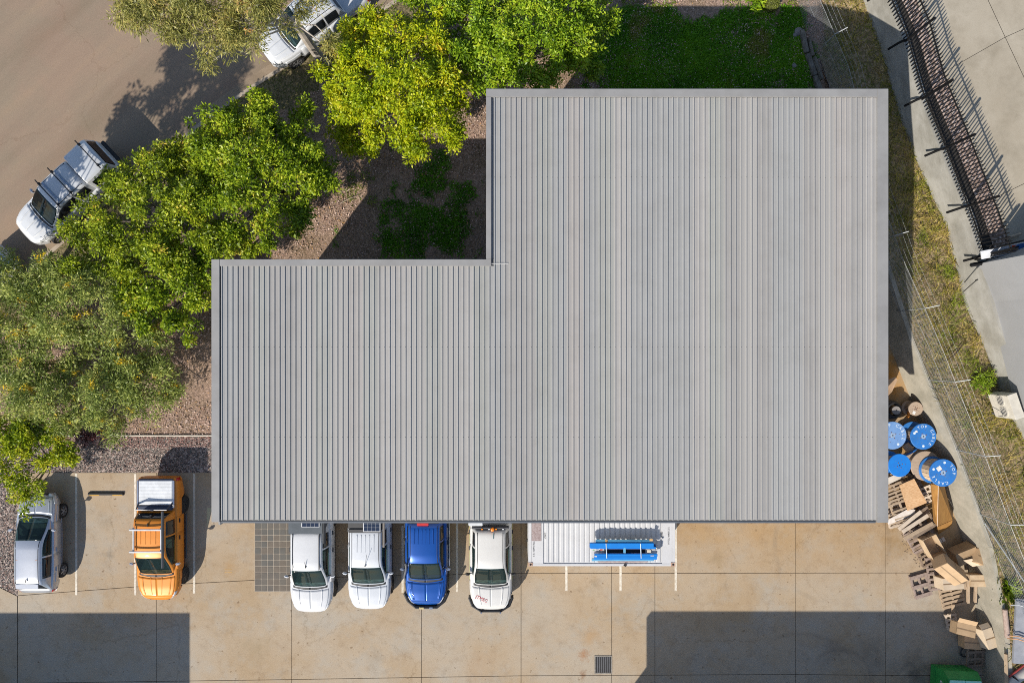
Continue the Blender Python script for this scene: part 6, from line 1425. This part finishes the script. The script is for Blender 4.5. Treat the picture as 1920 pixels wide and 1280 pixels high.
# dark pallets with skewed boards
pallet('dark broken pallet with skewed boards below the plywood sheet', W(1722, 978, .55), (R(4), R(6), R(28)), pd_m, 1.0, 1.25, 6, PGp, miss=(2,), slat_w=.14)
pallet('lower dark pallet whose edge runs along the yard', W(1715, 990, .2), (0, 0, R(29)), pg_m, 1.9, 1.2, 9, PGp)
pallet('long pallet under the open carton', W(1735, 1022, .2), (0, 0, R(28)), pd_m, 1.6, 1.2, 8, PGp, miss=(1, 5))
for i, (px, py, z, ln, an, lab) in enumerate(((1706, 975, .80, 1.25, 40, 'upper pale loose board across the dark pallets'), (1716, 981, .82, 1.35, 33, 'pale loose board below the upper one'), (1722, 995, .72, 1.5, 27, 'wide brown loose board beside the open carton'))):
    v = W(px, py, z); mb = MB(); mb.box((0, 0, 0), (ln, .17, .03)); o = mb.build('loose_board', [pp_m, pp_m, pw_m][i], None, bevel=.004, seg=1); o.location = v; o.rotation_euler = (0, R(3 * i - 3), R(an)); tag(o, lab, 'board', 'loose boards on the pallets')
for px, py, lab in ((1762, 1013, 'left pale timber block beside the open carton'), (1767.5, 1010, 'right pale timber block beside the open carton')):
    v = W(px, py, .5); mb = MB(); mb.box((0, 0, 0), (.13, .20, .12)); o = mb.build('timber_block', pp_m, None, bevel=.006); o.location = v; o.rotation_euler = (0, 0, R(28)); tag(o, lab, 'timber block')
carton('open empty carton nearest the dark pallets, its inside facing up', W(1741, 1020, .38), (.62, .92, .55), (R(-6), R(-4), R(27)), cb3, flaps=((0, 12),))
carton('big taped carton lying across the middle of the pile', W(1776, 1058, .85), (1.35, .62, .55), (R(34), R(10), R(-38)), cb1, closed_top=True)
carton('shaded taped carton behind the big one beside the wall', W(1797, 1032, .35), (.95, .62, .55), (R(12), 0, R(22)), cb4, closed_top=True)
carton('tilted carton with a white address label near the wall', W(1823, 1043, .55), (.68, .62, .52), (R(-18), R(14), R(-24)), cb1, closed_top=True, tag_=True)
carton('pale closed carton standing on the slatted pallet', W(1770, 1088, .42) , (.93, .50, .60), (R(-6), R(3), R(3)), cb2, closed_top=True)
carton('wide flaky board carton against the wall', W(1825, 1083, .45), (.90, .50, .52), (R(-5), R(-2), R(1)), cb3, seam=False, closed_top=True)
mb = MB(); A_ = [W(1806, 1050, .95), W(1822, 1047, 1.0), W(1842, 1058, .98), W(1824, 1062, .9)]; quad_slab('x', A_, .01, cb2, None); o = bpy.data.objects['x']; o.name = 'carton_sheet'; tag(o, 'flat pale cardboard sheet below the labelled carton', 'cardboard')
pallet('slatted brown pallet under the open pale carton', W(1782, 1114, .12), (0, 0, R(14)), pw_m, 1.05, 1.05, 6, PGp, slat_w=.12)
pallet('grey pallet pressed under the big carton at the yard side', W(1752, 1073, .12), (0, 0, R(8)), pg_m, 1.5, .75, 7, PGp)
for px, py, z, ln, an, lab in ((1815, 1108, .75, 1.15, -82, 'left upright timber below the wide open carton'), (1829, 1108, .70, 1.10, -84, 'right upright timber below the wide open carton'), (1807, 1091, .8, .7, -70, 'short timber between the two open cartons'), (1787, 1140, .25, .42, -82, 'stub of timber sticking out below the slatted pallet')):
    v = W(px, py, z); mb = MB(); mb.box((0, 0, 0), (ln, .11, .09)); o = mb.build('timber', pw_m, None, bevel=.006); o.location = v; o.rotation_euler = (0, R(12), R(an)); tag(o, lab, 'timber', 'loose timbers in the scrap pile')
pallet('small weathered pallet lying flat alone on the yard', W(1724, 1096, .0), (0, 0, R(16)), pg_m, 1.05, .78, 3, None, slat_w=.17)
t = bpy.data.objects[-1] if False else None
carton('carton with raised flaps at the edge of the building shadow', W(1799, 1176, .62), (.80, .50, .50), (R(-10), R(-6), R(-12)), cb1, flaps=((2, 35), (3, 65)), closed_top=True)
carton('pale topped carton tilted next to the wall near the green bin', W(1836, 1190, .50), (.46, .84, .62), (R(-8), R(8), R(14)), cb2, flaps=((2, -30),), closed_top=True)
carton('low carton wedged under the one with raised flaps', W(1812, 1198, .22), (.72, .55, .48), (R(-6), R(-4), R(-3)), cb1, closed_top=True, seam=False)
pallet('tall dark pallet standing in the shade against the wall', W(1826, 1225, .30), (R(10), 0, R(4)), pd_m, 1.15, .75, 4, PGp, slat_w=.12)
mb = MB(); mb.lathe([(.17, -.02), (.22, -.03), (.24, 0), (.22, .03), (.17, .02)], 20, close=True); o = mb.build('wire_ring', M('dark_wire', (.05, .05, .05), .6)); o.location = W(1809, 1222, .1); tag(o, 'dark ring of wire on the shaded ground beside the dark pallet', 'wire coil')
pallet('splintered pallet at the top left of the lower cartons', W(1782, 1163, .12), (0, R(-4), R(12)), pp_m, .7, .5, 4, PGp)
# small scraps of wood and wire around the pile
mb = MB()
for q in range(70):
    px, py = random.uniform(1735, 1752), random.uniform(1036, 1062); v = W(px, py, .03); mb.box(v, (random.uniform(.03, .16), random.uniform(.015, .04), .015), (0, random.uniform(-.2, .2), random.uniform(0, 3)))
for q in range(60):
    px = random.uniform(1690, 1750); py = 1000 + (px - 1690) * 1.1 + random.uniform(-4, 26); v = W(px, py, .01); mb.box(v, (random.uniform(.02, .08), .015, .01), (0, 0, random.uniform(0, 3)))
tag(mb.build('wood_scraps', pd_m), 'scattered wood splinters at the edge of the pallets', None, kind='stuff')
brd = MB(); brd.add([tuple(W(px, py, z)) for px, py, z in ((1655, 716, .5), (1679, 706, .5), (1683, 712, .45), (1672, 735, .2), (1655, 752, .2))] + [tuple(W(px, py, z - .04)) for px, py, z in ((1655, 716, .5), (1679, 706, .5), (1683, 712, .45), (1672, 735, .2), (1655, 752, .2))], [(4, 3, 2, 1, 0), (5, 6, 7, 8, 9)] + [(i, (i + 1) % 5, 5 + (i + 1) % 5, 5 + i) for i in range(5)])
tag(brd.build('leaning_board', M('brown_board', (.36, .24, .15), .8)), 'brown board leaning out from under the roof edge by the wall', 'board')

# ================================================================ green skip bin
bn = empty('skip_bin', Vector((19.65, -14.42, 0)), (0, 0, R(-2)), 'green steel skip bin with a pale green lid at the lower edge', 'bin')
gb = M('bin_green', (.03, .30, .06), .5, col2=(.02, .22, .045), scale=2, grime=.2); gl = M('bin_lid_green', (.42, .80, .64), .5, col2=(.36, .72, .56), scale=2)
mb = MB(); hx, d0, d1 = .76, -.95, .42
mb.add([(-hx, d0, .1), (hx, d0, .1), (hx, d1 - .12, .1), (-hx, d1 - .12, .1), (-hx, d0, 1.15), (hx, d0, 1.15), (hx, d1, 1.0), (-hx, d1, 1.0), (-hx * .96, d0, 1.3), (hx * .96, d0, 1.3), (hx * .96, d1 - .22, 1.3), (-hx * .96, d1 - .22, 1.3)], [(3, 2, 1, 0), (0, 1, 5, 4), (1, 2, 6, 5), (2, 3, 7, 6), (3, 0, 4, 7), (4, 5, 9, 8), (5, 6, 10, 9), (6, 7, 11, 10), (7, 4, 8, 11), (8, 9, 10, 11)])
mb.build('bin_body', gb, bn, bevel=.015)
for x in (-.36, .34):
    mb = MB(); mb.box((x + .02, -.30, 1.335), (.68, .92, .05)); lid = mb.build('lid', gl, bn, bevel=.015)
    for q in range(3): mb = MB(); mb.box((x + .02, -.02 - .26 * q, 1.364), (.62, .03, .012)); mb.build('lid_rib', gl, lid)
mb = MB(); mb.box((hx + .03, 0.05, .95), (.06, .14, .20)); mb.box((hx + .03, -.35, .95), (.06, .14, .2)); mb.build('lift_lug', gb, bn, bevel=.01)
mb = MB(); mb.box((-hx - .012, -.2, .45), (.02, .9, .06)); mb.build('side_rib', gb, bn)
m_ = Matrix(((0, 0, -1, -hx - .012), (-1, 0, 0, -.28), (0, 1, 0, .93), (0, 0, 0, 1)))
vs, fs = text_geo('ella', .34); mesh_obj('lettering', [m_ @ v for v in vs], fs, M('bin_lettering', (.62, .70, .66), .6), bn)

# ================================================================ strip beyond the retaining wall, lower right
v0 = W(1903, 1180, 1.8)
dk = empty('grey_platform', v0, (0, 0, R(-3)), 'grey flat metal platform beyond the end of the retaining wall', 'platform')
mb = MB(); mb.box((.32, 0, .10), (.85, 2.75, .12)); mb.build('deck', M('platform_grey', (.30, .31, .34), .6), dk, bevel=.01)
for i, (y, w_, lab) in enumerate(((.35, .34, 'upper white block on the grey platform'), (-.85, .40, 'lower white block on the grey platform'))):
    mb = MB(); mb.box((.0, 0, .07), (.24, w_, .14)); o = mb.build('white_block', whiteb, None, bevel=.015); o.location = v0 + Vector((.42, y, .165)); tag(o, lab, 'block')
lg = MB(); lg.tube([W(1884, 1142, 1.85), W(1889, 1194, 1.85)], [.10, .11], 10); lg.build('weathered_log', M('pinkish_log', (.42, .32, .27), .9, col2=(.30, .22, .18), scale=8, stretch=(4, 1, 1)), None, smooth=True); tag(bpy.data.objects['weathered_log'], 'pale weathered log lying along the top of the retaining wall', 'log')
for i, (a, b, lab) in enumerate((((1889, 1196, 2.05), (1925, 1203, 2.1), 'lower orange hose crossing the grey platform'), ((1893, 1191, 2.05), (1925, 1198, 2.1), 'upper orange hose crossing the grey platform'), ((1895, 1134, 2.05), (1925, 1138, 2.1), 'white hose at the top end of the grey platform'))):
    mb = MB(); p, q = W(*a), W(*b); mb.tube([p, p.lerp(q, .5) + Vector((0, .06, .03)), q], .022, 6); tag(mb.build('hose', M('orange_hose', (.62, .33, .17), .6) if i < 2 else whiteb), lab, 'hose')
mb = MB(); p, q = W(1892, 1268, 1.85), W(1920, 1246, 1.85); mb.tube([p, q], .04, 8); tag(mb.build('red_pipe', M('red_pipe_paint', (.33, .05, .04), .5)), 'dark red pipe running into the lower right corner', 'pipe')
pc = empty('concrete_pipe', (0, 0, 0), label='pale jointed concrete pipe in the lower right corner', cat='pipe')
for a, b in (((1890, 1292, 1.8), (1903, 1272, 1.8)), ((1904, 1271, 1.8), (1950, 1240, 1.8))):
    mb = MB(); mb.tube([W(*a), W(*b)], .21, 14); mb.build('pipe_segment', M('pale_pipe', (.55, .51, .46), .8), pc, smooth=True)
mb = MB(); p, q = W(1886, 1225, 1.82), W(1889, 1330, 1.82); mb.tube([p, q], .09, 4); tag(mb.build('capping_timber', M('capping_wood', (.36, .27, .18), .9)), 'brown timber capping on the lower end of the retaining wall', 'timber')
pip = MB(); pip.tube([W(1806, 547, 2.0), W(1831, 525, 3.1)], .018, 6); pip.tube([W(1829, 526, 3.0), W(1833, 524, 3.2)], .03, 6); tag(pip.build('star_picket', trim_bk), 'thin dark stake leaning on the grey wall beside the white building', 'stake')
